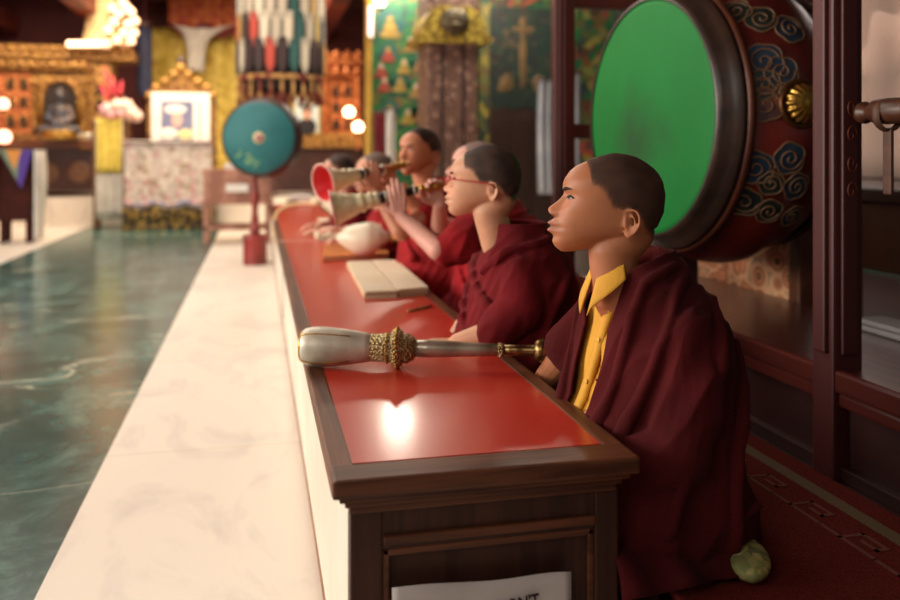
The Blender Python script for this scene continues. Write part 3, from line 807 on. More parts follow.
# the drum faces the camera's aisle, turned a little
Mz = Matrix.Translation((.07,0,dz-.002))@Matrix.Rotation(R(-14),4,'Z')@Matrix.Rotation(R(90),4,'X')
MB().lathe([(.335,-.13),(.36,-.11),(.385,-.04),(.39,0),(.385,.04),(.36,.11),(.335,.13)], Mz, 48).build('shell', mat('drum_shell', (46,26,26), (70,40,34), scale=9, rough=.4), t)
TEAL = mat('teal_skin', (26,96,100), (30,108,110), scale=5, rough=.6)
MB().lathe([(.34,.131),(.333,.138),(.01,.142)], Mz, 48).build('drumhead', TEAL, t)
mb = MB(); mb.lathe([(.055,.142),(.055,.1435),(.001,.1435)], Mz, 24, mi=0); mb.lathe([(.036,.1435),(.036,.145),(.001,.145)], Mz, 24, mi=1); mb.lathe([(.016,.145),(.016,.1465),(.001,.1465)], Mz, 24, mi=2)
mb.build('painted_disc', [mat('disc_a', (206,196,150), rough=.6), mat('disc_b', (190,100,90), rough=.6), mat('disc_c', (70,120,140), rough=.6)], t)
mb = MB()
for i in range(26):
    x = rnd.gauss(-.10, .05); y = rnd.gauss(-.20, .035)+(-.10-x)*.5
    if x*x+y*y > .29**2: continue
    mb.ell(Mz@Vector((x, y, .1405)), (rnd.uniform(.01,.03), .0015, rnd.uniform(.006,.016)), Mz.to_3x3()@Matrix.Rotation(R(90),3,'X')@Matrix.Rotation(.6,3,'Y'), 10, 6)
mb.build('worn_patch', mat('worn_ochre', (110,150,110), rough=.7), t)

# ------------------------------------------------------------------ great drum in its wooden frame
fr = thing('drum_frame', 'tall maroon wooden frame around the great drum with a bench-like sill', 'drum frame', (1.41, 1.86, .235))
o_ = Vector(fr.location)
def W(a, b): return tuple(Vector(a)-o_), tuple(Vector(b)-o_)
def post(px, Y, w=.125):
    mb = MB(); x = 1.41
    mb.rbox(*W((x-.01,Y-w/2,.235), (x-.01+w,Y+w/2,3.2)), .008)
    mb.rbox(*W((x-.022,Y-w*.28,.55), (x-.005,Y+w*.28,3.2)), .006)
    mb.rbox(*W((x+.01,Y-w/2-.010,.55), (x+.055,Y-w/2+.004,3.2)), .005)
    return mb
post(0, 1.9, .085).build('post', MAROON, fr)
post(0, 3.87, .08).build('post', MAROON, fr)
# gilt scroll on the near post's camera side
sc_ = MB()
for k_, zz in enumerate((1.10, 1.03, .96, .89)):
    s = 1 if k_ % 2 else -1; pts = []
    for q_ in range(26):
        a = q_/25*2.2*math.pi; r = .026*(1-q_/32)
        pts.append(Vector((1.443+r*math.cos(a)*.6, 1.8455, zz+.07+s*r*math.sin(a)))-o_)
    sc_ = MB(); sc_.tube(pts, .0018, 5); sc_.build('gilt_scroll', mat('faded_gilt', (112,54,40), rough=.5, metal=.3), fr)
MB().rbox(*W((1.40,1.86,2.05), (1.52,3.85,2.20)), .008).build('top_rail', MAROON, fr)
for za, zb2 in ((1.13,1.20),(1.76,1.84)): MB().rbox(*W((1.47,3.84,za), (2.5,3.90,zb2)), .006).build('side_rail', MAROON, fr)
tr = MB(); tr.rbox(*W((1.43,.3,.48), (1.93,4.6,.51)), .006); tr.rbox(*W((1.405,.3,.455), (1.445,4.6,.513)), .01); tr.rbox(*W((1.415,.3,.42), (1.45,4.6,.455)), .008)
tr.build('sill', mat('sill_wood', (84,34,28), (62,26,24), scale=7, rough=.3, kind='wave', stretch=(1,.15,1), dist=4, coat=.3), fr)
tr = MB(); tr.box(*W((1.44,.3,.235), (1.46,4.6,.425)))
for y in np.arange(.3, 4.6, .52): tr.rbox(*W((1.425,y,.235), (1.445,y+.07,.425)), .004)
tr.rbox(*W((1.42,.3,.235), (1.45,4.6,.27)), .004)
tr.build('front_panel', MAROOND, fr)
# low pedestals at both posts
MB().rbox(*W((1.395,3.80,.235), (1.50,3.94,.45)), .01).build('post_base', MAROOND, fr)
# turned rail to the right of the near post
rl = MB(); px_x = 1.47
Mr = Matrix.Translation(Vector((px_x,1.85,1.155))-o_)@Matrix.Rotation(R(90),4,'X')
rl.lathe([(.012,0),(.026,.005),(.028,.02),(.018,.03),(.022,.05),(.030,.06),(.032,.10),(.03,.16),(.022,.18),(.03,.2),(.032,.6),(.03,1.2)], Mr, 20)
rl.build('turned_rail', mat('rail_wood', (66,36,26), (90,52,34), scale=20, rough=.4), fr)

# drum
dc = Vector((1.632, 2.85, 1.185))
t = thing('great_drum', 'huge barrel drum with a bright green head and cloud-painted red shell, behind the nearest monk', 'drum', dc-Vector((0,0,.53)))
RZ = Matrix.Rotation(R(5),4,'Z')
M = Matrix.Translation(dc-Vector(t.location))@RZ@Matrix.Rotation(R(-90),4,'Y')   # local z -> -X (towards the aisle)
HL = .265
def shr(u): return .425+.105*(1-(u/HL)**2)**1.7 if abs(u) < HL else .425
def drm(name, c, m): return m
SHELL = mat('drum_red', (112,34,26), (76,26,24), scale=5, rough=.3, coat=.3, bump=.05)
sh = MB(); sh.lathe([(shr(u), u) for u in np.linspace(-HL, HL, 36)], M, 96, cap=False, mi=0)
def dp(u, ang, h=0):
    """point on the shell; ang measured from the side facing the camera (-Y), towards up"""
    r = shr(u)+h
    v = Vector((r*math.sin(ang), -r*math.cos(ang), u))   # local x -> up? fixed below
    return M@v
# local frame: z->-X ; find which local axes map to world up / -Y
def dp(u, ang, h=0):
    r = shr(u)+h
    w = RZ@Vector((-u, -r*math.cos(ang), r*math.sin(ang)))
    return w+(dc-Vector(t.location))
def swirl(u0, a0, s, hand=1, fill=1, edge=4, turns=1.6):
    R_ = .46
    def P_(x, y, h): return dp(u0-x, a0+y/R_, h)
    n = 28; vs = [P_(0,0,.003)]
    def rad(a): return s*(1+.16*abs(math.sin(2.5*a)))
    for j in range(n):
        a = 2*math.pi*j/n; vs.append(P_(rad(a)*math.cos(a), rad(a)*math.sin(a), .003))
    sh.add(vs, [(0, 1+j, 1+(j+1) % n) for j in range(n)], True, fill)
    sh.tube([P_(rad(a)*math.cos(a), rad(a)*math.sin(a), .003) for a in [2*math.pi*j/n for j in range(n+1)]], .0035, 5, mi=edge)
    pts = []
    for q_ in range(40):
        f_ = q_/39; a = hand*f_*turns*2*math.pi; r = s*(.86-.76*f_); pts.append(P_(r*math.cos(a), r*math.sin(a), .0045))
    sh.tube(pts, [.0032]*40, 5, mi=edge)
def wisp(pl, w, fill=1):
    n = len(pl); pts = catmull([dp(u, a, .001) for u, a in pl], 6)
    sh.tube(pts, [w*math.sin(math.pi*(.12+.84*i/(len(pts)-1)))+.002 for i in range(len(pts))], 8, flat=1, mi=fill)
def pix(px, py):
    """find (u, ang) on the camera-facing shell seen at that pixel"""
    best = None
    for i in range(61):
        u = -HL+2*HL*i/60
        for j in range(121):
            a = R(-75)+R(150)*j/120
            w = dp(u, a)+Vector(t.location); r = w-Vector((0,0,H))
            d = r.x*ST+r.y*CT; x = 450+F*(r.x*CT-r.y*ST)/d; y = 155-F*r.z/d
            e = (x-px)**2+(y-py)**2
            if best is None or e < best[0]: best = (e, u, a)
    return best[1], best[2]
for px_, py_, s, hd, fl in ((762,62,.062,1,1),(781,72,.052,-1,1),(762,84,.05,-1,2),(765,105,.055,1,3),(785,92,.03,1,3),
                            (756,168,.058,1,1),(790,160,.05,-1,1),(772,184,.04,1,2),(743,200,.056,-1,2),(796,186,.045,1,1),
                            (768,212,.045,-1,2),(735,12,.05,1,2),(760,20,.05,-1,2),(790,30,.05,1,1),(792,215,.04,1,1)):
    u, a = pix(px_, py_); swirl(u, a, s*.82, hd, fl)
for l in (((750,178),(765,188),(780,186),(792,178)), ((748,98),(752,80),(760,70)), ((770,222),(790,212),(803,196)), ((742,30),(755,40),(775,42))):
    pass
sh.build('shell', [SHELL, mat('cloud_blue', (28,42,62), (44,62,78), scale=20, rough=.4), mat('cloud_teal', (40,52,46), (30,38,36), scale=20, rough=.4), mat('cloud_orange', (120,66,40), (46,38,52), scale=24, rough=.4), mat('cloud_outline', (116,84,58), rough=.5)], t)
GREEN = mat('green_skin', (16,112,46), (24,124,54), scale=2.2, rough=.55, spec=.2, bump=.03, bscale=30)
def drum_green():
    m = GREEN; nt = m.node_tree; N, L = nt.nodes, nt.links; b = N['Principled BSDF']
    # wear: a darker rubbed patch low on the beating side (a stain with its own shape) and fine scratches
    tc = N.new('ShaderNodeTexCoord'); mp = N.new('ShaderNodeMapping'); mp.inputs['Location'].default_value = (0,.06,.44-.02*0)
    mp.inputs['Location'].default_value = (0, -.02, -.47); mp.inputs['Scale'].default_value = (1,1,1)
    L.new(tc.outputs['Object'], mp.inputs[0])
    gr = N.new('ShaderNodeTexNoise'); gr.inputs['Scale'].default_value = 7; gr.inputs['Detail'].default_value = 6; L.new(tc.outputs['Object'], gr.inputs['Vector'])
    ln = N.new('ShaderNodeVectorMath'); ln.operation = 'LENGTH'
    mp.inputs['Location'].default_value = (0, -.03, -.43)
    sx = N.new('ShaderNodeVectorMath'); sx.operation = 'MULTIPLY'; sx.inputs[1].default_value = (0,1.0,1.2); L.new(mp.outputs[0], sx.inputs[0]); L.new(sx.outputs[0], ln.inputs[0])
    ad = N.new('ShaderNodeMath'); ad.operation = 'MULTIPLY_ADD'; ad.inputs[1].default_value = .35; L.new(gr.outputs['Fac'], ad.inputs[0]); L.new(ln.outputs['Value'], ad.inputs[2])
    r = N.new('ShaderNodeValToRGB'); r.color_ramp.elements[0].position = .2; r.color_ramp.elements[0].color = (1,1,1,1); r.color_ramp.elements[1].position = .46; r.color_ramp.elements[1].color = (0,0,0,1)
    L.new(ad.outputs[0], r.inputs[0])
    src = b.inputs['Base Color'].links[0].from_socket
    mx = N.new('ShaderNodeMixRGB'); mx.inputs[2].default_value = s2l((40,72,42))+(1,)
    ml = N.new('ShaderNodeMath'); ml.operation = 'MULTIPLY'; ml.inputs[1].default_value = .8; L.new(r.outputs[0], ml.inputs[0])
    L.new(ml.outputs[0], mx.inputs[0]); L.new(src, mx.inputs[1]); L.new(mx.outputs[0], b.inputs['Base Color'])
drum_green()
HS = HL+.004
MB().lathe([(.425,HS-.004),(.424,HS),(.40,HS+.004),(.001,HS+.004)], M, 96).build('drumhead', GREEN, t)
MB().lathe([(.425,-HS+.004),(.424,-HS),(.40,-HS-.004),(.001,-HS-.004)], M, 64).build('far_drumhead', GREEN, t)
RIM = mat('rim_dark', (42,32,28), (64,44,34), scale=14, rough=.35, bump=.1)
def rim(s):
    mb = MB(); mb.lathe([(.418,s*(HS+.006)),(.428,s*(HS+.008)),(.438,s*(HS-.010)),(.450,s*(HS-.03)),(.458,s*(HS-.04)),(.474,s*(HS-.055)),(.478,s*(HS-.068)),(.46,s*(HS-.074)),(.425,s*(HS-.004))], M, 96, cap=False)
    return mb
rim(1).build('rim', RIM, t); rim(-1).build('rim', RIM, t)
MB().lathe([(.465,HS-.070),(.482,HS-.073),(.488,HS-.082),(.486,HS-.094),(.47,HS-.100)], M, 96, cap=False).build('rim_band', mat('rim_brown', (104,56,36), (80,40,30), scale=9, rough=.35, metal=.2), t)
u, a = pix(801, 105)
hp = dp(u, a, 0); nn = RZ@Vector((0, -math.cos(a), math.sin(a)))
Mh = Matrix.Translation(hp)@nn.to_track_quat('Z', 'Y').to_matrix().to_4x4()
MB().lathe([(.074,-.006),(.078,.004),(.070,.010),(.066,.006)], Mh, 48).build('boss_plate', mat('boss_bronze', (120,80,40), (90,54,30), scale=40, rough=.35, metal=.7), t)
MB().lathe([(.054,.004),(.06,.012),(.057,.024),(.045,.036),(.022,.042),(.012,.040),(.004,.046)], Mh, 96, rib=.06, ribn=16).build('gold_boss', mat('boss_gold', (216,172,84), (180,130,56), scale=20, rough=.28, metal=.9), t)
# cradle under the drum
for dy in (.16, .30):
    MB().rbox((-.12, dy-.035, -.1270), (.02, dy+.035, .04+.1*(dy-.16)), .01).build('cradle_block', MAROOND, t)

# brocade behind the drum
def hang(name, label, cat, p0, p1, z0, z1, m, wav=.02, n=40, thick=.006, group=None, freq=14, taper=0):
    p0, p1 = Vector(p0), Vector(p1); c = (p0+p1)/2; c.z = z0
    d = (p1-p0); d.z = 0; L_ = d.length; d.normalize(); nrm = Vector((-d.y, d.x, 0))
    t = thing(name, label, cat, c, group=group)
    def fn(a, b):
        w = 1-taper*(1-b)
        p = d*((a-.5)*L_*w)+nrm*wav*math.sin(a*freq+1.3*math.sin(b*3))+Vector((0,0,(z1-z0)*b)); return p
    MB().grid(fn, n, 12, thick=nrm*thick).build('cloth', m, t)
    MB().tube([d*(-.5*L_-.03)+Vector((0,0,z1-z0)), d*(.5*L_+.03)+Vector((0,0,z1-z0))], .014, 8).build('hanging_rod', mat('rod', (80,50,34), rough=.4), t)
    return t
p0 = atX(676, 240, 1.945); p1 = atX(795, 240, 1.945)
hang('brocade_hanging', 'copper-coloured ornate brocade hanging below and behind the great drum', 'hanging', (1.945,p0.y,0), (1.945,p1.y,0), .30, 2.4, BROC2, .012)
p0 = atX(812, 200, 2.30); 
tt = thing('slender_column', 'slim brown wooden column beside the copper brocade', 'column', (1.98, atX(803,200,1.98).y, .235))
MB().rbox((-.04,-.035,0), (.04,.035,3.0), .01).build('shaft', mat('col_brown', (112,64,40), (80,44,30), scale=8, rough=.4), tt)
MB().rbox((-.06,-.055,0), (.06,.055,.14), .01).build('base', MAROOND, tt)
# right-hand window with gauze curtain
win = MB()
for y in (3.1, 3.95, 4.8, 5.7, 6.55): win.box((4.08,y,.85), (4.16,y+.06,3.2))
for z in (.85, 1.55, 2.3, 3.14): win.box((4.085,3.1,z), (4.155,6.6,z+.06))
struct('window_1', win, mat('window_frame', (60,32,28), rough=.5))
g_ = MB().box((4.165,3.1,.85), (4.17,6.6,3.2)); go = struct('window_2', g_, None) if False else None
gm, nt, b = nodes_mat('daylit_pane'); b.inputs['Base Color'].default_value = (.8,.8,.8,1); b.inputs['Emission Color'].default_value = (1,.92,.84,1); b.inputs['Emission Strength'].default_value = .6
struct('window_2', MB().box((4.17,3.1,.85), (4.18,6.6,3.2)), gm)
gz, nt, b = nodes_mat('gauze'); b.inputs['Base Color'].default_value = s2l((206,190,180))+(1,); b.inputs['Roughness'].default_value = .9
_t = nt.nodes.new('ShaderNodeBsdfTranslucent'); _t.inputs[0].default_value = s2l((226,204,190))+(1,); _m = nt.nodes.new('ShaderNodeMixShader'); _m.inputs[0].default_value = .6
nt.links.new(b.outputs[0], _m.inputs[1]); nt.links.new(_t.outputs[0], _m.inputs[2]); nt.links.new(_m.outputs[0], nt.nodes['Material Output'].inputs[0])
hang('gauze_curtain', 'thin pale gauze curtain drawn over the window at the far right', 'curtain', (4.02,5.35,0), (4.02,6.5,0), .9, 3.1, gz, .03, 60, .002, freq=40)
hang('gauze_curtain', 'pale gauze curtain beside the window bars at the right edge', 'curtain', (4.02,3.3,0), (4.02,5.3,0), .9, 3.1, gz, .03, 60, .002, freq=40)
# things beyond the near post on the right
t = thing('side_bench', 'dark wooden bench with yellowish legs beyond the post at right edge', 'bench', (2.9, 2.9, .235))
MB().rbox((-.45,-.9,.62), (.4,1.3,.68), .01).build('seat', mat('bench_dark', (52,28,24), rough=.4), t)
MB().rbox((-.43,-.88,.34), (-.40,1.28,.62), .006).build('apron', mat('bench_brown', (96,56,36), (70,38,26), scale=6, rough=.5), t)
for y in (-.85, .25, 1.2):
    MB().rbox((-.45,y,0), (-.38,y+.07,.62), .006).build('leg', mat('bench_leg', (150,92,50), (120,70,40), scale=9, rough=.5), t)
t = thing('folded_cloth', 'long folded grey-white cloth lying on the sill at the right edge', 'cloth', (1.90, 1.9, .5105))
MB().rbox((-.09,-.8,0), (.03,.42,.018), .006).build('lower_fold', mat('slab_white', (150,146,146), (128,124,126), scale=4, rough=.7), t)
MB().rbox((-.08,-.79,.018), (.025,.41,.034), .006).build('upper_fold', mat('slab_white', (188,184,184)), t)
# brown strap hanging from the rail
p = atX(888, 128, 1.47)
t = thing('hanging_strap', 'brown leather strap hanging from the turned rail at right edge', 'strap', (1.47, p.y, 1.145))
MB().rbox((-.004,-.014,-.19), (.006,.014,-.03), .004).build('strap', mat('leather', (92,54,34), (70,40,28), scale=30, rough=.6), t)
MB().lathe([(.034,-.012),(.04,-.006),(.04,.006),(.034,.012)], Matrix.Rotation(R(90),4,'X'), 24, cap=False).build('loop', mat('leather', (92,54,34)), t)
# ------------------------------------------------------------------ far end of the hall
def B3(px, py, Y): return atY(px, py, Y)
def local_box(mb, o, px0, py0, px1, py1, Y, dep, r=.01, mi=None):
    a = atY(px0, py1, Y); b = atY(px1, py0, Y)
    mb.rbox((a.x-o.x, Y-o.y, a.z-o.z), (b.x-o.x, Y+dep-o.y, b.z-o.z), r, mi=mi); return mb
def arch(mb, o, px0, py0, px1, py1, Y, dep, mi=None, cut=False):
    a = atY(px0, py1, Y); b = atY(px1, py0, Y); w = (b.x-a.x)/2; cx = (a.x+b.x)/2-o.x; zs = b.z-w-o.z
    poly = [(cx-w, a.z-o.z), (cx+w, a.z-o.z)]+[(cx+w*math.cos(q), zs+w*math.sin(q)) for q in [math.pi*i/12 for i in range(13)]]
    mb.prism(poly, Y-o.y, Y+dep-o.y, mi=mi); return mb
def arch_frame(mb, o, px0, py0, px1, py1, Y, rad, mi=None):
    a = atY(px0, py1, Y); b = atY(px1, py0, Y); w = (b.x-a.x)/2; cx = (a.x+b.x)/2-o.x; zs = b.z-w-o.z
    pts = [Vector((cx+w, Y-o.y, a.z-o.z))]+[Vector((cx+w*math.cos(q), Y-o.y, zs+w*math.sin(q))) for q in [math.pi*i/12 for i in range(13)]]+[Vector((cx-w, Y-o.y, a.z-o.z))]
    mb.tube(pts, rad, 8, mi=mi); return mb
# golden altar cabinet on the left ------------------------------------------------
Y = 14.2
o = atY(40, 192, Y); o.z = .40
t = thing('altar_cabinet', 'large carved golden altar cabinet with an arched statue niche at far left', 'altar', o)
def niche_cabinet(t, o, Y, body, niches, arches, mats, dep=.5, base=None, cornice=None, cols=()):
    gm_, dk = mats
    for b_ in body:   # back panel then projecting frames
        local_box(MB(), o, *b_, Y, dep, .02).build('carcass', gm_, t)
    for n_ in niches:
        f = arch(MB(), o, *n_, Y-.012, .014).build('niche', dk, t)  # flat plate on the solid carcass; its dark colour stands for niche shade
        arch_frame(MB(), o, *n_, Y-.014, .018).build('niche_frame', gm_, f)
    for n_ in arches:
        f = arch(MB(), o, *n_, Y-.016, .02).build('arched_niche', dk, t)  # flat plate again, the shaded depth of the arch painted by colour
        arch_frame(MB(), o, *n_, Y-.02, .05).build('arch_frame', gm_, f)
    for c_ in cornice or ():
        mb = MB(); local_box(mb, o, *c_, Y-.10, dep+.1, .03)
        a = atY(c_[0], c_[1], Y-.12); b = atY(c_[2], c_[1], Y-.12); n = max(3, int((b.x-a.x)/.14))
        for i in range(n):
            x = a.x+(b.x-a.x)*(i+.5)/n-o.x
            mb.ell((x, Y-.12-o.y, a.z-o.z), (.06,.04,.07), n=10, k=6)
        mb.build('cornice', gm_, t)
    for x0, y0, x1, y1 in cols:
        a = atY(x0, y1, Y-.06); b = atY(x1, y0, Y-.06); r = (b.x-a.x)/2; h = b.z-a.z
        MB().lathe([(r*1.2,0),(r*1.2,h*.05),(r*.8,h*.08),(r,h*.3),(r*.7,h*.5),(r,h*.7),(r*.8,h*.92),(r*1.3,h*.95),(r*1.3,h)],
                   Matrix.Translation(((a.x+b.x)/2-o.x, Y-.08-o.y, a.z-o.z)), 16).build('pillar', gm_, t)
niche_cabinet(t, o, Y, [(-60,60,112,150)], [(7,78,14,90),(20,78,27,90),(7,97,14,108),(20,97,27,108),(7,115,14,128),(20,115,27,128),(96,82,104,95),(96,98,104,111),(-20,82,-12,95),(-34,82,-26,95)],
              [(41,80,79,127)], (GOLD, DARK), cornice=[(-60,46,88,56),(-60,62,88,68),(86,50,134,60)], cols=[(32,80,37,128),(81,80,86,150),(88,66,92,150)])
# orange-gold panel behind the small niches
local_box(MB(), o, -10, 72, 31, 133, Y-.008, .01, .003).build('orange_niche_panel', ORGOLD, t)
mb = MB(); local_box(mb, o, -60,140,112,148, Y-.12, .6, .01); mb.build('offering_shelf', WOOD, t)
mb = MB(); local_box(mb, o, -60,148,98,192, Y-.02, .5, .01); bs = mb.build('base', mat('altar_base', (70,36,30), (54,28,24), scale=4, rough=.5), t)
mb = MB()
for px in (48, 79): mb.lathe([(.17,0),(.17,.01),(.12,.014),(.1,.01),(.04,.012),(.01,.016)], Matrix.Translation(atY(px,172,Y-.03)-o)@Matrix.Rotation(R(90),4,'X'), 24)
mb.build('gilt_roundel', mat('roundel', (120,84,54), (90,56,40), scale=20, rough=.5), bs)
# seated statue in niche
def statue(label, px, py, Y, h, m, name='statue'):
    p = atY(px, py, Y); t = thing(name, label, 'statue', p)
    b = MB(); capsules(b, [Vector((0,0,h*.3)), Vector((0,0,h*.55))], [h*.17,h*.15], 12); capsules(b, [Vector((0,0,h*.6)), Vector((0,0,h*.72))], [h*.06,h*.05], 10)
    for s in (1,-1):
        capsules(b, [Vector((s*h*.16,0,h*.6)), Vector((s*h*.24,-.03,h*.4)), Vector((s*h*.05,-h*.16,h*.3))], [h*.06,h*.05,h*.04], 8)
        capsules(b, [Vector((s*h*.1,0,h*.2)), Vector((s*h*.33,-h*.12,h*.18)), Vector((-s*h*.05,-h*.2,h*.16))], [h*.11,h*.09,h*.06], 8)
    b.ell((0,-.01,h*.84), (h*.095,h*.1,h*.12)); b.ell((0,0,h*.96), (h*.05,h*.05,h*.06))
    me = remesh(b, h*.022, 2); me.materials.append(m); q = bpy.data.objects.new('figure', me); COL.objects.link(q); q.parent = t
    MB().lathe([(h*.36,0),(h*.40,h*.04),(h*.30,h*.08),(h*.38,h*.13),(h*.34,h*.16)], None, 20).build('lotus_base', GOLD2, t)
    return t
a_ = statue('seated statue inside the arched niche of the golden altar cabinet', 60, 139, Y-.33, .78, mat('statue_dark', (96,74,60), (60,70,84), scale=9, rough=.4, metal=.3))
# butter lamps on the altar shelf
for i, px in enumerate((43,52,61,70,79,88)):
    p = atY(px, 140, Y-.34); l = thing('offering_bowl', 'small silver offering bowl in the row on the altar shelf', 'bowl', (p.x, p.y, atY(0,139.5,Y-.34).z), group='offering bowls on the altar shelf')
    MB().lathe([(.04,0),(.03,.02),(.055,.05),(.07,.1),(.06,.1),(.02,.05)], None, 14).build('cup', SILVER, l)
# glowing offering heap on the cabinet ---------------------------------------------
p = atY(104, 50, 14.35); 
zt_ = atY(104, 47, 14.1).z
t = thing('torma_offering', 'tall pale conical offering sculpture glowing on top of the altar cabinet', 'offering', (p.x, 14.35, zt_))
CR = mat('butter_cream', (240,214,160), (226,190,130), scale=6, rough=.6, bump=.3)
mb = MB(); mb.lathe([(.36,0),(.38,.05),(.32,.12),(.28,.3),(.26,.5),(.23,.7),(.20,.95),(.12,1.15),(.03,1.25)], None, 28); mb.build('cone', CR, t)
mb = MB()
for i in range(14):
    a = 2*math.pi*i/14; mb.ell((.37*math.cos(a), .37*math.sin(a), .05), .05, n=8, k=6)
mb.build('butter_rosettes', mat('rosette', (240,200,180), rough=.6), t)
BULB = mat('lamp_glow', (255,206,160), emis=1.9)
BULBP = mat('lamp_glow_pink', (255,170,140), emis=5)
def bulb(label, pos, r, m=BULB, group=None):
    t = thing('light_bulb', label, 'lamp', pos, group=group)
    MB().ell((0,0,0), r, n=14, k=10).build('glass', m, t)
    MB().lathe([(r*.5,-r*1.5),(r*.5,-r*.8),(r*.3,-r*.7)], None, 10).build('socket', BRASS, t)
    return t
for i, (px, py) in enumerate(((112,8),(123,3),(119,14),(131,12),(114,22),(128,24),(135,21),(124,33),(134,33),(127,8),(108,30),(117,40),(131,41),(106,44))):
    p = atY(px, py, 13.85); bulb('glowing round bulb among the bright cluster on the altar top', p, .068, group='bulbs clustered on the altar top')
for i, px in enumerate((70,76,82,88,94,100)):
    p = atY(px, 44, 13.95); bulb('glowing butter lamp in the short row along the cabinet top', p, .055, mat('butter_flame', (255,214,170), emis=4), group='butter lamps along the cabinet top')
# flowers ---------------------------------------------------------------------------
p = atY(118, 120, 12.9)
v = thing('flower_vase', 'vase of pink and white blossoms with red plumes beside the portrait throne', 'vase', p)
MB().lathe([(.09,-.0),(.12,.03),(.09,.08),(.06,.12),(.10,.2),(.13,.26),(.10,.26)], None, 18).build('vase_body', mat('vase', (150,120,90), rough=.3), v)
PK = mat('blossom_pink', (240,150,160), (255,210,200), scale=12, rough=.6); WT = mat('blossom_cream', (250,226,206), (240,190,170), scale=12, rough=.6)
for i, (px, py, r, m) in enumerate(((107,110,.10,PK),(118,106,.10,WT),(126,107,.11,WT),(131,113,.10,WT),(122,113,.09,PK),(137,116,.08,WT),(112,115,.08,PK))):
    mb = MB(); c = atY(px, py, 12.82)-p
    for k_ in range(5):
        for j in range(7-k_):
            a = 2*math.pi*j/(7-k_)+k_*.6; rr = r*(.75-.14*k_)
            mb.ell(c+Vector((rr*math.cos(a), -.02-.02*k_, rr*math.sin(a))), (r*.34,.018,r*.42), Matrix.Rotation(-a+R(90),3,'Y'), 8, 6)
    mb.build('blossom', m, v)
RP = mat('red_plume', (196,44,70), (224,90,90), scale=9, rough=.7)
for q_ in ((112,100,104,66),(116,100,112,74),(120,98,122,80),(110,102,100,84)):
    a, b = atY(q_[0],q_[1],12.95)-p, atY(q_[2],q_[3],13.0)-p
    mb = MB(); mb.tube([a, a.lerp(b,.3), a.lerp(b,.7), b], [.015,.06,.055,.008], 8, flat=.5); mb.build('plume', RP, v)
t = thing('draped_stand', 'narrow gilt stand draped with a yellow and white silk scarf below the flowers', 'stand', (atY(112,218,13.0).x, 13.0, 0))
o = Vector(t.location); zz = p.z
mb = MB()
for sx in (-.2, .2):
    for sy in (-.16, .18): mb.rbox((sx-.025,sy-.025,0), (sx+.025,sy+.025,zz-.03), .01)
mb.rbox((-.24,-.2,zz-.06), (.24,.22,zz), .01); mb.rbox((-.22,-.18,.3), (.22,.2,.36), .01); mb.rbox((-.2,-.14,.36), (.2,.16,zz-.06), .02)
mb.build('stand_body', mat('gilt_brown', (150,104,60), (100,64,40), scale=14, rough=.5, bump=.4), t)
MB().grid(lambda a, b: ((a-.5)*.36, -.225+.012*math.sin(a*18), zz+.012-1.5*b*.95), 24, 10, thick=(0,.008,0)).build('white_scarf', WHITE, t)
MB().grid(lambda a, b: ((a-.5)*.34, -.238+.012*math.sin(a*18), zz+.02-.78*b), 24, 10, thick=(0,.006,0)).build('yellow_scarf', mat('yellow_scarf', (232,206,96), (214,186,72), scale=9, rough=.7), t)
# portrait throne ---------------------------------------------------------------------
Y = 13.3; o = atY(182, 222, Y); o.z = 0
t = thing('golden_throne', 'carved golden throne back framing the portrait, with a pointed crest', 'throne', o)
ga = lambda px, py: atY(px, py, Y)-o
zz = lambda py: atY(0, py, Y).z
mb = MB(); poly = [(ga(x,y).x, ga(x,y).z) for x, y in ((147,205),(147,104),(150,92),(158,85),(168,80),(176,72),(181,66),(186,72),(196,80),(206,85),(213,92),(217,104),(217,205))]
mb.prism(poly, .0, .10); mb.build('throne_back', GOLD, t)
mb = MB()
for x, y in ((150,96),(156,88),(165,82),(174,75),(181,68),(188,75),(198,82),(207,88),(213,96)): mb.ell(ga(x,y)+Vector((0,-.02,0)), (.07,.05,.07), n=10, k=6)
mb.build('crest_scrolls', mat('crest_scroll_gold', (190,142,66), (130,90,40), scale=14, rough=.5, metal=.3, bump=.6), t)
MB().lathe([(.02,0),(.05,.05),(.07,.12),(.02,.18),(.005,.24)], Matrix.Translation(ga(181,68)+Vector((0,.04,0))), 12).build('finial', mat('finial_dark', (60,44,40), rough=.4), t)
mb = MB(); a = ga(147,223); b = ga(217,203); mb.rbox((a.x,-.12,0), (b.x,.12,b.z), .02)
mb.build('gilt_base', mat('gilt_yellow', (196,156,70), (60,40,30), scale=14, rough=.4, metal=.3, bump=.8, kind='voronoi', lo=.2, hi=.6), t)
po = ga(181,143)
t2 = thing('framed_portrait', 'white-framed portrait photograph standing in the golden throne', 'picture', Vector((po.x,-.06,po.z))+o)
a = atY(151,143,13.2)-Vector(t2.location); b = atY(210,93,13.2)-Vector(t2.location)
MB().rbox((a.x,-.05,a.z), (b.x,-.01,b.z), .01).build('mount', mat('frame_cream', (240,232,220), rough=.6), t2)
a2 = atY(160.5,143,13.15)-Vector(t2.location); b2 = atY(193,101,13.15)-Vector(t2.location)
MB().box((a2.x,-.056,a.z+.05), (b2.x,-.05,b2.z)).build('photo', mat('photo_blue', (96,104,140), (130,130,156), scale=3, rough=.4), t2)
cx = (a2.x+b2.x)/2; w = b2.x-a2.x; hz = b2.z-a.z-.05; zb_ = a.z+.05
mb = MB(); mb.mi = 0
mb.ell((cx, -.057, zb_+hz*.52), (w*.17,.004,hz*.2), n=20, k=8)
mb.mi = 1; mb.ell((cx-.02, -.057, zb_+hz*.78), (w*.34,.004,hz*.12), n=20, k=8); mb.ell((cx-.12, -.057, zb_+hz*.16), (w*.28,.004,hz*.15), n=20, k=8)
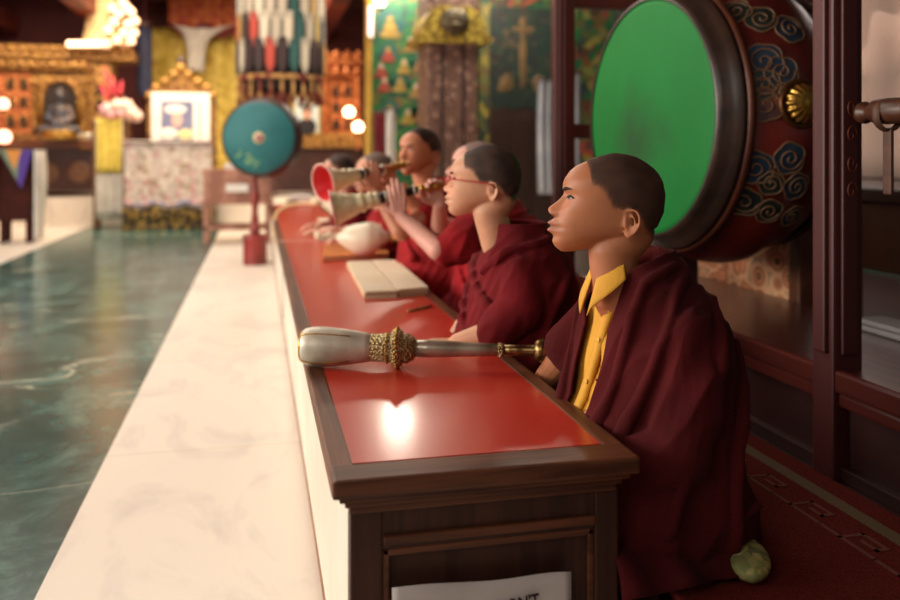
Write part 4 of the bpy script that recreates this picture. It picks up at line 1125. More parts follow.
mb.mi = 2; mb.ell((cx+.12, -.058, zb_+hz*.14), (w*.25,.004,hz*.14), n=20, k=8)
mb.build('printed_figure', [mat('ph_skin', (214,170,156), rough=.5), mat('ph_white', (234,226,214), rough=.5), mat('ph_yellow', (216,210,150), rough=.5)], t2)
a3 = atY(199,143,13.15)-Vector(t2.location); MB().box((a3.x,-.056,a.z+.05), (a3.x+.02,-.05,b2.z)).build('frame_line', mat('line_olive', (150,140,90), rough=.5), t2)
# table draped with pale brocade
p0 = atY(168, 215, 12.5); t = thing('draped_offering_table', 'table covered in pale pink and cream brocade in front of the portrait', 'table', (p0.x, 12.75, 0))
o = Vector(t.location); a = atY(126, 141, 12.5); b = atY(211, 141, 12.5)
mb = MB(); mb.rbox((a.x-o.x,-.25,a.z-.05), (b.x-o.x,.28,a.z), .01); mb.build('tabletop', WOOD, t)
for sx in (a.x-o.x+.04, b.x-o.x-.1):
    for sy in (-.22, .2): MB().rbox((sx,sy,0), (sx+.06,sy+.06,a.z-.05), .01).build('leg', WOOD, t)
zl = atY(0, 207, 12.5).z
mb = MB(); mb.rbox((a.x-o.x-.05,-.27,0), (b.x-o.x+.02,.30,zl+.04), .02)
for i in range(12): mb.ell((a.x-o.x+(b.x-a.x)*(i+.5)/12, -.28, zl*.55), (.05,.03,.07), n=10, k=6)
mb.build('gilt_base', MATS['gilt_yellow'], t)
def dr(a_, b_):
    L_ = b.x-a.x; x = a.x-o.x-.02+(L_+.04)*a_
    if b_ < .25: y = .28-.56*(b_/.25); z = a.z+.006
    else: y = -.285-.03*math.sin(a_*30)*(b_-.25)-.02; z = a.z+.006-(a.z-zl)*((b_-.25)/.75)-(.05*abs(math.sin(a_*9)) if b_ > .9 else 0)
    return (x, y, z)
MB().grid(dr, 70, 24, thick=(0,.004,-.004)).build('brocade_cover', BROC3, t)
mb = MB(); mb.tube([Vector(dr(i/40,.96)) + Vector((0,-.006,0)) for i in range(41)], .022, 8); mb.build('fringe', mat('fringe', (190,150,150), (120,130,170), scale=20, rough=.8, kind='cells', lo=.3, hi=.7), t)
mb = MB(); mb.tube([Vector(dr(i/40,.28)) + Vector((0,-.006,.01)) for i in range(41)], .018, 8); mb.build('edge_braid', mat('braid', (120,110,110), rough=.8), t)
# back drapes ------------------------------------------------------------------------
a, b = atY(148,0,16.5), atY(242,0,16.5)
hang('yellow_drape', 'large yellow patterned silk hanging behind the golden throne', 'hanging', (a.x,16.5,0), (b.x,16.5,0), .6, atY(0,22,16.5).z, YEL, .05, 60)
a, b = atY(168,0,16.2), atY(240,0,16.2); zt2 = atY(0,-12,16.2).z
t = thing('red_canopy', 'swagged red and gold canopy above the white scarf', 'canopy', ((a.x+b.x)/2,16.2,zt2)); L_ = b.x-a.x
MB().grid(lambda u, v: ((u-.5)*L_, -.06-.05*math.sin(u*20), -(.55+.18*math.sin(u*math.pi*2)**2)*v), 40, 8, thick=(0,.01,0)).build('swag', mat('swag_red', (170,60,40), (206,120,60), scale=3, rough=.6, dist=2), t)
MB().tube([((u/30-.5)*L_, -.1, -(.55+.18*math.sin(u/30*math.pi*2)**2)) for u in range(31)], .05, 8).build('dark_border', mat('swag_dark', (110,26,28), rough=.7), t)
MB().rbox((-L_/2,-.08,-.02), (L_/2,.05,.05), .01).build('canopy_rail', WOOD, t)
t = thing('hanging_scarf', 'long white ceremonial scarf hanging and spreading in front of the yellow silk', 'scarf', atY(196,72,16.05)); o = Vector(t.location)
lp = [atY(*q,16.0)-o for q in ((170,24),(180,30),(186,45),(188,70))]; rp_ = [atY(*q,16.0)-o for q in ((240,22),(222,30),(208,42),(204,72))]
lp = catmull(lp, 6); rp_ = catmull(rp_, 6); n = len(lp)-1
MB().grid(lambda u, v: (lambda i: lp[i].lerp(rp_[i], v)+Vector((0, .04*math.sin(v*24+u*3), -.10*math.sin(v*math.pi)*(1-u))))(round(u*n)), n, 40, thick=(0,.008,0)).build('silk', WHITE, t)
a, b = atY(137,0,14.9), atY(152,0,14.9)
t = thing('dark_pillar_hanging', 'dark blue tubular banner hanging left of the yellow silk', 'banner', ((a.x+b.x)/2, 14.9, atY(0,94,14.9).z))
r = (b.x-a.x)/2; hh = atY(0,24,14.9).z-atY(0,94,14.9).z
MB().lathe([(r,0),(r*1.02,.1),(r,hh*.3),(r*1.03,hh*.32),(r,hh*.6),(r*1.03,hh*.62),(r,hh)], None, 28, rib=.05, ribn=9).build('tube', mat('navy', (34,36,58), (52,58,84), scale=9, rough=.7), t)
MB().lathe([(r*1.1,hh),(r*1.1,hh+.1),(.03,hh+.16),(.02,4.49-Vector(t.location).z)], None, 20).build('cap', MAROOND, t)
# pennant banner -------------------------------------------------------------------
c = atY(281, 60, 10.6); R0 = 40/850*10.6
zlow = atY(0,106,10.6-R0).z
t = thing('pennant_banner', 'big cylindrical canopy banner of many coloured pointed pennants hanging at centre left', 'banner', (c.x, 10.6, zlow))
PC = [(206,190,166),(186,170,148),(60,40,38),(190,150,90),(180,70,54),(52,90,84),(196,184,164),(180,150,86),(84,90,104),(70,52,46)]
PM = [mat('pennant_%d' % i, q_, tuple(x*.84 for x in q_), scale=16, rough=.7, bump=.2) for i, q_ in enumerate(PC)]
def leaf(w, h):
    return [(-w/2,h),(w/2,h),(w/2,h*.28),(w*.30,h*.10),(0,0),(-w*.30,h*.10),(-w/2,h*.28)]
rows = 4; per = 24
leafme = []
for i, m in enumerate(PM):
    mb = MB(); mb.prism(leaf(.115,.42), -.008, .008); mb.prism(leaf(.07,.30), -.013, .013, Matrix.Translation((0,0,.05)), mi=1)
    me = mb.mesh('pennant'); me.materials.append(m); me.materials.append(mat('pennant_in_%d' % i, tuple(min(255, x*1.08) for x in PC[i]), rough=.7)); leafme.append(me)
for r_ in range(rows):
    for j in range(per):
        a = 2*math.pi*(j+.5*(r_ % 2))/per
        q_ = bpy.data.objects.new('pennant', leafme[rnd.choice((0,0,1,2,2,3,4,5,6,7,8,9))]); COL.objects.link(q_); q_.parent = t
        rr = R0+.03-.004*r_
        q_.location = (rr*math.cos(a), rr*math.sin(a), .42+.31*r_); q_.rotation_euler = (0, 0, a+R(90)+rnd.uniform(-.1,.1))
MB().lathe([(R0-.04,.25),(R0-.03,1.2),(R0-.03,2.3),(R0,2.4),(.1,2.5)], None, 40, cap=False).build('inner_drum', DARK, t)
mb = MB(); mb.lathe([(R0+.02,.36),(R0+.03,.38),(R0+.02,.42)], None, 40, cap=False)
for j in range(24):
    a = 2*math.pi*j/24; mb.tube([(R0*math.cos(a), R0*math.sin(a), .38), (R0*math.cos(a), R0*math.sin(a), .08)], [.012,.03], 6)
mb.build('tassel_fringe', mat('tassel', (120,40,36), (190,140,80), scale=9, rough=.8, kind='cells'), t)
MB().tube([(0,0,2.45), (0,0,4.5-zlow)], .02, 8).build('cord', DARK, t)
# poster portrait behind
p = atY(307, 132, 13.6); t = thing('wall_portrait', 'framed portrait of a dark-haired sitter under the pennant banner', 'picture', p)
w = 11.5/850*13.6*1.0; h = 33/850*13.6
MB().rbox((-w-.03,0,-.03), (w+.03,.04,h+.03), .01).build('frame', mat('frame_yellow', (190,170,90), rough=.5), t)
MB().box((-w,-.006,0), (w,.0,h)).build('picture', mat('pic_pale', (196,206,204), rough=.5), t)
mb = MB(); mb.mi = 0; mb.ell((0,-.01,h*.56), (w*.34,.005,h*.22)); mb.mi = 1; mb.ell((0,-.009,h*.68), (w*.42,.005,h*.2)); mb.ell((0,-.009,h*.16), (w*.8,.005,h*.26))
mb.build('printed_figure', [mat('ph_skin2', (190,140,110), rough=.5), mat('ph_dark', (40,36,38), rough=.5)], t)
# golden shrine at centre --------------------------------------------------------------
Y = 13.7; o = atY(335, 190, Y); o.z = 0.4
t = thing('glowing_shrine', 'narrow carved shrine cabinet with small arched niches, glowing orange beside the yellow pole', 'shrine', o)
niche_cabinet(t, o, Y, [(322,56,362,160)], [(332,85,340,97),(344,85,352,97),(332,102,340,113),(332,118,340,130),(344,118,350,130)], [], (ORGOLD, DARK),
              cornice=[(320,54,364,64),(321,70,363,76)], cols=[(323,78,327,135),(356,78,360,150)])
mb = MB(); local_box(mb, o, 268,146,364,192, Y-.05, .5, .01); mb.build('base', mat('altar_base', (70,36,30)), t)
mb = MB(); local_box(mb, o, 300,133,364,148, Y-.10, .5, .02); mb.build('gilt_shelf', GOLD, t)
for i, (px, py) in enumerate(((349,112),(358,127))):
    bulb('bright round lamp glowing on the shrine, the %s of two' % ('upper' if i == 0 else 'lower'), atY(px, py, Y-.5), .085, mat('lamp_glow_shrine', (255,196,150), emis=10))
bulb('small red-orange lamp glowing low on the altar cabinet at the far left edge', atY(3,104,13.3), .085, BULBP)
bulb('small orange lamp glowing above the white draped table at the far left edge', atY(4,137,13.3), .10, BULBP)
# extra small gilt statuettes on the dark ledge at centre
for px, h, lb in ((287,.34,'small gilt statuette left of the red pole drum on the dark ledge'),(312,.3,'small gilt statuette below the wall portrait')):
    p = atY(px, 146, Y-.02); statue(lb, px, 0, Y+.2, h, GOLD2, 'statuette').location = (p.x, Y+.2, atY(0,146 if px < 300 else 132.5,Y-.05).z+.005)
# yellow pole & tube lamp
p = atY(368.5, 150, 11.0); t = thing('yellow_pole', 'slim yellow pole standing at the corner of the painted wall', 'pole', (p.x, 11.0, 0))
MB().lathe([(.07,0),(.045,.03),(.045,3.15),(.06,3.2)], None, 16).build('shaft', mat('pole_yellow', (206,166,60), (180,130,44), scale=4, rough=.5), t)
MB().lathe([(.07,0),(.08,.1),(.05,.14)], None, 16).build('foot', BRASS, t)
p = atY(370, 38, 10.9); t = thing('tube_lamp', 'bright upright tube lamp above the yellow pole', 'lamp', (p.x, 10.85, p.z))
MB().lathe([(.03,.0),(.035,.05),(.035,.36),(.03,.4)], None, 14).build('tube', mat('lamp_cool', (255,232,220), emis=1.2), t)
MB().lathe([(.04,-.04),(.04,0.0),(.03,.0)], None, 14).build('socket', BRASS, t)
bulb('small white bulb hanging high above the painted wall', atY(380,2,10.2), .07, mat('lamp_cool2', (255,250,244), emis=5))
# seated figures painted on mural in relief: gilt figures --------------------------------
GF = mat('mural_gold', (176,146,60), (120,90,44), scale=10, rough=.6); WF = mat('mural_white', (206,190,170), (170,120,100), scale=12, rough=.6); GR = mat('mural_bright_green', (36,120,58), (24,84,50), scale=9, rough=.6)  # GR is the brighter green ground behind every other painted figure
mw = thing('mural_painting', 'bright green mural of seated figures between the yellow pole and the pillar', 'mural', (atY(400,0,11.2).x, 11.195, .002))
MB().box((-.42,-.0,0), (.42,.004,3.6)).build('painted_ground', mat('mural_ground', (20,84,48), rough=.55, kind='cells', scale=11, ramp=[(0,(22,80,50)),(.3,(30,112,56)),(.5,(120,100,44)),(.6,(24,60,54)),(.8,(34,104,52)),(.93,(150,70,40)),(1,(30,90,60))]), mw)
def painted(px, py, s, ms, label):
    p = atY(px, py, 11.2); t = mw; p0 = Vector((p.x-mw.location.x, -.003, p.z-.002)); s = s*.72
    mb = MB(); k_ = s
    mb.mi = 0; mb.prism([(k_*.55*math.cos(a), k_*.5+k_*.62*math.sin(a)) for a in [2*math.pi*i/20 for i in range(20)]], -.002, .004)
    mb.mi = 1; mb.ell((0,-.003,k_*.3), (k_*.28,.004,k_*.3), n=12, k=6); mb.ell((0,-.004,k_*.1), (k_*.44,.004,k_*.13), n=12, k=6)
    mb.mi = 2; mb.ell((0,-.005,k_*.66), (k_*.13,.004,k_*.16), n=12, k=6)
    mb.build('painted_figure', ms, t).location = p0
import itertools
cols_ = [(390,38),(410,52),(388,62),(404,74),(420,72),(384,92),(400,92),(416,98),(390,120),(408,124),(421,122),(381,78)]
for i, (px, py) in enumerate(cols_):
    painted(px, py, .34 if i else .5, [GR if i % 2 else mat('mural_teal', (30,74,84), (40,96,60), scale=9, rough=.6), [GF, mat('mural_tan', (150,110,60), rough=.6), mat('mural_red', (150,60,44), rough=.6)][i % 3], [GF, WF][i % 2]], 'small seated figure painted on the green mural wall')
# brocade pillar -------------------------------------------------------------------------
a, b = atY(427,0,9.6), atY(478,0,9.6); cx = (a.x+b.x)/2; w = (b.x-a.x)/2
t = thing('brocade_pillar', 'wide square pillar wrapped in brown and silver brocade with a golden capital', 'pillar', (cx, 9.6+w, .002))
MB().rbox((-w,-w,0), (w,w,3.3), .03).build('shaft', BROC, t)
mb = MB()
for sx in (-w*.42, w*.42): mb.rbox((sx-.015,-w-.012,.3), (sx+.015,-w+.01,2.45), .004)
mb.build('dark_braid', mat('braid_dark', (48,28,26), rough=.7), t)
CRM = mat('crest_gold', (226,190,80), (140,108,44), scale=16, rough=.4, metal=.4, bump=1, kind='voronoi', lo=.2, hi=.6)
zc_ = atY(0,29,9.5).z
mb = MB(); poly = [(-.42,0),(.42,0),(.46,.06),(.40,.1),(.36,.12),(.36,.22),(.30,.34),(.2,.42),(-.2,.42),(-.30,.34),(-.36,.22),(-.36,.12),(-.40,.1),(-.46,.06)]
mb.prism(poly, -w-.10, w+.02); mb.build('gilt_capital', CRM, t).location.z = zc_
mb = MB(); mb.lathe([(.15,0),(.17,.02),(.13,.05),(.05,.06)], Matrix.Translation((0,-w-.10,zc_+.24))@Matrix.Rotation(R(90),4,'X'), 24)
mb.ell((-.05,-w-.16,zc_+.27), .03); mb.ell((.05,-w-.16,zc_+.27), .03); mb.ell((0,-w-.16,zc_+.2), (.08,.03,.03))
mb.build('carved_face', mat('crest_dark', (110,90,60), (60,50,40), scale=12, rough=.4, metal=.4, bump=.8), t)
# green patterned strip right of the pillar, dark door and picture ------------------------
a, b = atY(480,0,10.9), atY(491,0,10.9)
t = thing('patterned_banner', 'narrow green and gold patterned banner hanging just right of the brocade pillar', 'banner', ((a.x+b.x)/2,10.9,.9)); w = (b.x-a.x)/2
MB().rbox((-w,-.01,0), (w,.01,2.4), .004).build('cloth', mat('green_gold', (30,66,44), rough=.6, kind='cells', scale=7, ramp=[(0,(30,66,44)),(.3,(150,130,50)),(.5,(24,50,44)),(.7,(110,90,40)),(1,(40,80,50))]), t)
MB().tube([(-w-.03,0,2.4),(w+.03,0,2.4)], .02, 8).build('rod', WOOD, t)
a, b = atY(491,0,10.8), atY(556,0,10.8)
door = MB(); door.rbox((a.x,10.85,0), (b.x,10.95,atY(0,103,10.85).z), .01)
for i in range(3):
    x0 = a.x+(b.x-a.x)*(i+.12)/3; x1 = a.x+(b.x-a.x)*(i+.88)/3; door.rbox((x0,10.83,.2), (x1,10.86,1.55), .01)
struct('door_1', door, mat('door_brown', (60,34,26), (48,26,22), scale=6, rough=.5))
t = thing('dark_thangka', 'dark painted panel with a dull gold standing figure above the brown door', 'painting', ((a.x+b.x)/2,10.85,atY(0,102,10.85).z)); w = (b.x-a.x)/2; h = 1.35
MB().rbox((-w,0,0), (w,.05,h), .01).build('panel', MURALD, t)
mb = MB(); mb.ell((0,-.005,h*.5), (.05,.01,h*.3)); mb.ell((0,-.006,h*.78), (.16,.01,.04)); mb.ell((0,-.006,h*.86), (.05,.01,.07))
for s in (1,-1): mb.ell((s*.22,-.005,h*.25), (.09,.01,.12)); mb.ell((s*.3,-.005,h*.2), (.05,.01,.07))
mb.build('gilt_figure', mat('dull_gold', (126,94,50), (80,60,36), scale=9, rough=.6), t)
# white hangings
def hang2(label, x0, x1, y0, y1, Y, m, **k):
    a, b = atY(x0,0,Y), atY(x1,0,Y); return hang('hanging_cloth', label, 'cloth', (a.x,Y,0), (b.x,Y,0), atY(0,y1,Y).z, atY(0,y0,Y).z, m, .015, 20, **k)
hang2('white cloth strip hanging beside a maroon one near the yellow pole', 386, 395, 105, 185, 9.2, WHITE, freq=8)
hang2('maroon cloth strip hanging beside a white one near the yellow pole', 374, 386, 108, 195, 9.3, mat('maroon_cloth', (136,36,44), (110,28,36), scale=6, rough=.8))
hang2('white cloth hanging left of the drum frame, wider at the foot', 538, 554, 68, 200, 8.2, mat('grey_white', (186,186,190), (150,152,160), scale=3, rough=.8), taper=.0)
p0 = atY(574, 60, 7.0); hang2('pale cloth seen between the drum and its far post', 570, 580, 60, 170, 7.4, mat('grey_white', (186,186,190)))
# painted screen seen between post and drum
a, b = atY(556,0,9.4), atY(640,0,9.4)
t = thing('mural_screen', 'green painted screen seen between the far post and the great drum', 'screen', ((a.x+b.x)/2,9.4,.0)); w = (b.x-a.x)/2
MB().rbox((-w,0,.235), (w,.06,3.4), .01).build('panel', MURAL, t)
MB().rbox((-w-.03,-.01,0), (-w,.07,3.45), .01).rbox((w,-.01,0), (w+.03,.07,3.45), .01).build('frame', MAROON, t)
# wooden bench with boards ----------------------------------------------------------------
PW = mat('pinkish_wood', (176,124,104), (150,100,82), scale=7, rough=.45, kind='wave', stretch=(.15,1,1), dist=4)
p = atZ(203, 245, 0); Yb = p.y; x0 = p.x; x1 = atY(271, 240, Yb).x
t = thing('wooden_desk', 'pinkish wooden desk with a tall front board, standing behind the teal drum', 'desk', (x0, Yb, .002))
zt3 = atY(0,172,Yb).z; zu = atY(0,203,Yb).z
MB().rbox((0,0,zu), (x1-x0,.04,zt3), .01).build('front_board', PW, t)
MB().rbox((-.03,-.03,zu-.05), (x1-x0+.03,.55,zu), .01).build('seat_board', PW, t)
MB().rbox((-.02,.03,zt3-.02), (x1-x0+.02,.5,zt3+.02), .01).build('desk_top', PW, t)
for x in (0, x1-x0-.06):
    for y in (0, .46): MB().rbox((x,y,0), (x+.06,y+.06,zu-.05), .008).build('leg', PW, t)
MB().rbox((0,.0,.16), (x1-x0,.04,.21), .005).rbox((0,.48,.16), (x1-x0,.52,.21), .005).build('stretcher', PW, t)
o = Vector(t.location)
a, b = atY(226,192,Yb-.01), atY(248,185,Yb-.01)
for q_, lb in (((226,184,248,192),'lower white paper slip pinned to the pinkish desk board'),((224,163,247,170),'upper white paper slip on the pinkish desk')):
    a, b = atY(q_[0],q_[3],Yb-.01), atY(q_[2],q_[1],Yb-.01)
    if q_[1] < 170:
        pp = thing('paper_slip', lb, 'paper', ((a.x+b.x)/2, Yb+.2, zt3+.022)); MB().rbox((-.13,-.1,0), (.13,.1,.07), .01).build('sheets', WHITE, pp)
    else:
        pp = thing('paper_slip', lb, 'paper', ((a.x+b.x)/2, Yb-.001, a.z)); MB().box((-(b.x-a.x)/2,-.004,0), ((b.x-a.x)/2,0,b.z-a.z)).build('sheet', WHITE, pp)
mb = MB()
for r_ in range(5):
    x = .28
    while x < .85:
        wd = rnd.uniform(.03,.09); mb.box((x,-.003,zt3-zu-.1+zu-.05*r_-.02), (min(x+wd,.87),.0,zt3-.1-.05*r_-.002)); x += wd+.02
mb.build('faint_script', mat('faint_ink', (120,78,68), rough=.6), t)
# draped table at the far left --------------------------------------------------------------
p = atZ(37, 243, 0); Yt = p.y; x1 = p.x; zt4 = atY(0,150,Yt).z
t = thing('side_table', 'dark table at the left edge, white drapes and a purple and orange pointed valance', 'table', (x1, Yt, .002))
xa = -1.5
DW = mat('dark_red_wood', (74,32,26), (56,26,22), scale=5, rough=.65, spec=.15)
MB().rbox((xa,0,zt4-.05), (0,.36,zt4-.01), .01).build('tabletop', DW, t)
MB().rbox((xa+.05,.06,.26), (-.08,.1,zt4-.05), .01).rbox((xa+.05,.04,.26), (-.08,.12,.32), .01).rbox((xa+.05,.04,.62), (-.08,.12,.66), .01).build('front_board', DW, t)
for x in (xa+.04, -.42, -.14):
    for y in (.05, .27): MB().rbox((x,y,0), (x+.06,y+.06,zt4-.05), .008).build('leg', DW, t)
MB().grid(lambda u, v: (.012+.02*math.sin(v*5)-.0, -.02+.40*u, zt4-.005-(zt4-.03)*v) , 10, 14, thick=(-.01,0,0)).build('white_side_drape', WHITE, t)
MB().grid(lambda u, v: (-.03+.04*u, -.025+.012*math.sin(u*6), zt4-.01-(zt4-.04)*v*(1-.0*u)), 6, 14, thick=(0,.01,0)).build('white_front_drape', WHITE, t)
MB().grid(lambda u, v: (-.56+.14*u-.07*v, -.04+.02*math.sin(u*6), zt4-.01-(zt4-.06)*v), 8, 14, thick=(0,.01,0)).build('white_left_drape', WHITE, t)
MB().box((xa-.01,-.03,zt4-.008), (.02,.38,zt4+.002)).build('white_top_cloth', WHITE, t)
mb = MB(); a, b, c = Vector((-.40,-.045,zt4)), Vector((-.04,-.045,zt4)), Vector((-.16,-.045,zt4-.46))
def tri(f0, f1, m):   # nested chevrons
    pts = []
    g0 = (a+b)/2*.7+c*.3
    A_, B_, C_ = (g0.lerp(q_, f1) for q_ in (a,b,c)); mb.add([A_, B_, C_, A_+Vector((0,.006,0)), B_+Vector((0,.006,0)), C_+Vector((0,.006,0))], [(0,1,2),(5,4,3),(0,3,4,1),(1,4,5,2),(2,5,3,0)], mi=m)
tri(0,1,0)
mb.add([p_+Vector((0,-.004,0)) for p_ in (a.lerp(b,.0), a.lerp(b,.62), a.lerp(c,.8))], [(0,1,2)], mi=1)
mb.add([p_+Vector((0,-.007,0)) for p_ in (a.lerp(b,.2), a.lerp(b,.68), a.lerp(c,.52)+Vector((.04,0,0)))], [(0,1,2)], mi=2)
mb.build('pointed_valance', [mat('val_purple', (84,56,150), rough=.7), mat('val_grey', (150,150,130), (90,130,110), scale=20, rough=.7), mat('val_orange', (222,150,70), rough=.7)], t)
# ------------------------------------------------------------------ the monks
TAB = [(.00,.06,.25,.25),(.06,.06,.25,.25),(.12,.05,.215,.24),(.19,.03,.18,.225),(.27,.0,.158,.215),(.35,-.012,.146,.212),(.41,-.016,.136,.204),(.45,-.018,.126,.185),(.485,-.018,.112,.155),(.515,-.014,.098,.122),(.545,-.006,.084,.098),(.575,.0,.076,.082),(.61,.006,.072,.074)]
def rp(tab, ang, z, grow=0):
    cx, rx, ry = (interp(z, tab, q) for q in (1,2,3)); a = R(ang)
    return Vector((cx+(rx+grow)*math.copysign(abs(math.cos(a))**.9, math.cos(a)), (ry+grow)*math.copysign(abs(math.sin(a))**.9, math.sin(a)), z))
# nearest monk --------------------------------------------------------------------
hp = atD(611.5, 253.6, 1.80)
phi = R(188)
fw = Vector((math.cos(phi), math.sin(phi), 0))
LEAN = .07
seat = hp-fw*(.068+LEAN*.56); seat.z = .262
def cut1(c):
    if c.z > .586: return True
    if c.z < .20: return False
    a = math.degrees(math.atan2(c.y, c.x-LEAN*c.z-interp(c.z, TAB, 1)))
    hi = interp(c.z, [(.2,8),(.285,12),(.43,18),(.50,26),(.535,35),(.56,50),(.575,80),(.60,128)], 1)
    lo = interp(c.z, [(.2,-20),(.43,-24),(.48,-36),(.52,-70),(.56,-110),(.60,-140)], 1)
    return lo < a < hi
YS = mat('yellow_shirt', (226,166,42), (212,150,34), scale=7, rough=.75, bump=.25, bscale=60, sheen=.1)
def shirt1(t, Mb, Hm, lean):
    mb = MB(); n = 96; rs = []
    for i in range(34):
        z = .12+.415*i/33; cx, rx, ry = (interp(z, TAB, q) for q in (1,2,3)); ring = []
        for j in range(n):
            a = 2*math.pi*j/n; dg = math.degrees(math.atan2(math.sin(a), math.cos(a)))
            w = .0045*math.sin(z*48+3*math.sin(a*5))*g(dg-15, 40)+.004*math.sin(a*26+z*16)*g(dg-12, 35)
            r = -.017+w*(1-sstep(.49,.53,z))-.006*sstep(.5,.53,z); ring.append(Mb@(Vector((cx+lean*z+(rx+r)*math.copysign(abs(math.cos(a))**.9, math.cos(a)), (ry+r)*math.copysign(abs(math.sin(a))**.9, math.sin(a)), z))))
        rs.append(ring)
    mb.rings(rs); mb.build('yellow_shirt', YS, t)
    # collar flaps
    for s in (1, -1):
        def cf(u, v):
            ang = s*(9+58*u); zt_ = .549+.014*u; zb_ = zt_-.028-.046*(1-u)
            if u < .12: zb_ -= .01*(1-u/.12)
            z = zt_+(zb_-zt_)*v; cx = .028; r = .058+.014*v+.020*v*(1-u)
            cx2 = .048+lean*z
            return Mb@Vector((cx2+r*1.05*math.cos(R(ang)), r*1.0*math.sin(R(ang)), z-.01*(1-u)))
        MB().grid(cf, 20, 6, thick=Mb.to_3x3()@Vector((-.002,0,-.001))).build('collar', YS, t)
    pk = MB(); pts = [rp(TAB, 6-2*k, z, -.012)+Vector((lean*z,0,0)) for k, z in enumerate((.475,.45,.42,.38,.34,.30,.26,.22))]
    pts2 = catmull(pts, 4)
    rs = []
    for p in pts2:
        rs.append([Mb@(p+Vector(q)) for q in ((.003,-.014,0),(.005,0,0),(.003,.014,0),(-.004,.014,0),(-.004,-.014,0))])
    pk.rings(rs); pl = pk.build('placket', YS, t)
    for k, i in enumerate((2, 10, 19)):
        b = MB(); b.ell(Mb@(pts2[i]+Vector((.0065,.004,0))), (.0022,.0055,.0055), Mb.to_3x3(), 12, 8); b.build('button', mat('button', (236,186,70), rough=.4), pl)
rpl = lambda ang, z, grow=0: tuple(rp(TAB, ang, z, grow)+Vector((LEAN*z,0,0)))
folds1 = [dict(pts=[rpl(108,.560,.000),rpl(84,.550,.003),rpl(54,.528,.004),rpl(38,.49,.004),rpl(30,.43,.004),rpl(22,.34,.004),rpl(18,.27,.004),rpl(14,.20,.004),rpl(10,.14,.0)], r=.013),
          dict(pts=[rpl(160,.565,.003),rpl(118,.545,.003),rpl(84,.51,.004),rpl(62,.46,.004),rpl(50,.39,.004),rpl(40,.30,.004),rpl(32,.21,.003),rpl(27,.13,.0)], r=.012),
          dict(pts=[rpl(165,.50,.002),rpl(125,.48,.003),rpl(102,.43,.006),rpl(90,.35,.010),rpl(84,.25,.012),rpl(78,.16,.006),rpl(74,.08,.0)], r=.013),
          dict(pts=[rpl(175,.42,.004),rpl(145,.38,.006),rpl(125,.30,.010),rpl(115,.2,.010),rpl(108,.1,.006),rpl(104,.04,.0)], r=.012),
          dict(pts=[rpl(-170,.598,.004),rpl(-128,.575,.004),rpl(-84,.54,.004),rpl(-52,.50,.004),rpl(-34,.45,.004),rpl(-28,.36,.004),rpl(-22,.26,.004),rpl(-18,.18,.0)], r=.013),
          dict(pts=[(-.10,.21,.10),(.0,.235,.08),(.10,.225,.07),(.18,.20,.08)], r=.012)]
t, Mb, Hm = person('shaven young monk in dark maroon robe over a yellow shirt, nearest the camera', seat, phi, hp, R(163), hpitch=R(-2), skin=(178,112,76), hair=(66,46,38), robe=(66,15,17), voxel=.0028, lean=LEAN, robetab=TAB, ztop=.605,
    arms=[dict(world=True, pts=[Vector((seat.x+.03,seat.y+.14,seat.z+.42)), atD(574,347,2.02), atD(541,386,2.12)], r=[.048,.042,.030], hand=dict(d=(.05,-.5,-.8), n=(-1,0,0), side=1, curl=(.4,.45,.5,.5))),
          dict(world=True, pts=[Vector((seat.x+.0,seat.y-.13,seat.z+.42)), atD(672,430,1.76), atD(593,421,1.755)], r=[.045,.036,.026], hand=dict(d=(-.75,.45,-.75), n=(-.1,0,-1), side=-1, curl=(.3,.35,.4,.4)))],
    sleeves=[dict(pts=[(.03,.145,.42),(.04,.18,.33),(.08,.19,.22),(.17,.14,.17)], r=[.065,.066,.066,.055]), dict(world=True, pts=[atD(690,415,1.74), atD(622,418,1.735)], r=[.055,.045]), dict(pts=[(.03,-.15,.42),(.09,-.20,.34)], r=[.065,.062])],
    cut=cut1, shirt=shirt1, folds=folds1, seed=1, fold_amp=.0085)
# trailing end of the robe and the mat corner
q = seat
pm = atZ(757, 570, .262)
m_ = thing('seat_mat', 'thin seat mat with a puffed yellow-green patterned corner, under the nearest monk', 'seat mat', (seat.x+.0, seat.y-.0, .2545))
mb = MB(); mb.rbox((-.20,-.12,0), (.10,.25,.006), .003); mb.build('mat', mat('mat_red', (90,28,24), (76,24,22), scale=30, rough=.9), m_)
c0 = pm-Vector(m_.location)
def corner(u, v):
    x = c0.x+.05*(v-.5)*1.3; 
    return Vector((c0.x-.055+.115*u-.02*v, c0.y-.05+.14*v, .012+.035*math.sin(u*math.pi*.75+.5)*(1-.3*abs(v-.5))))
cm = MB()
for i_ in range(1): cm.ell((c0.x-.012, c0.y+.01, .024), (.040,.075,.024), Matrix.Rotation(R(-28),3,'Z'), 28, 14)
cm.v = [(x+.004*noise.noise(Vector((x,y,z))*40), y, max(z, .001)+.005*noise.noise(Vector((x,y,z))*55)*(z > .004)) for x, y, z in cm.v]
cm.build('patterned_corner', mat('corner_green', (172,164,96), rough=.7, kind='cells', scale=60, ramp=[(0,(172,164,96)),(.4,(110,120,70)),(.6,(186,172,104)),(.8,(70,84,60)),(1,(176,160,90))]), m_)
tr = MB()
base = pm-seat
def trail(u, v):
    a0 = Vector((base.x-.30,base.y-.06,.0)); a1 = Vector((base.x+.0,base.y-.02,.0)); 
    p = a0.lerp(a1, u)
    up = Vector((.0, .18, .13+.03*math.sin(u*5)))
    p = p+up*v**.8; w = .014*math.sin(v*11+u*4)+.010*math.sin(u*17+v*5)
    return p+Vector((0,-w,abs(w)*.6+.006+.02*math.sin(v*math.pi)))
tr.grid(trail, 50, 30, thick=(0,.004,-.003)); tr.build('trailing_hem', MATS['robe_66_15'], t)

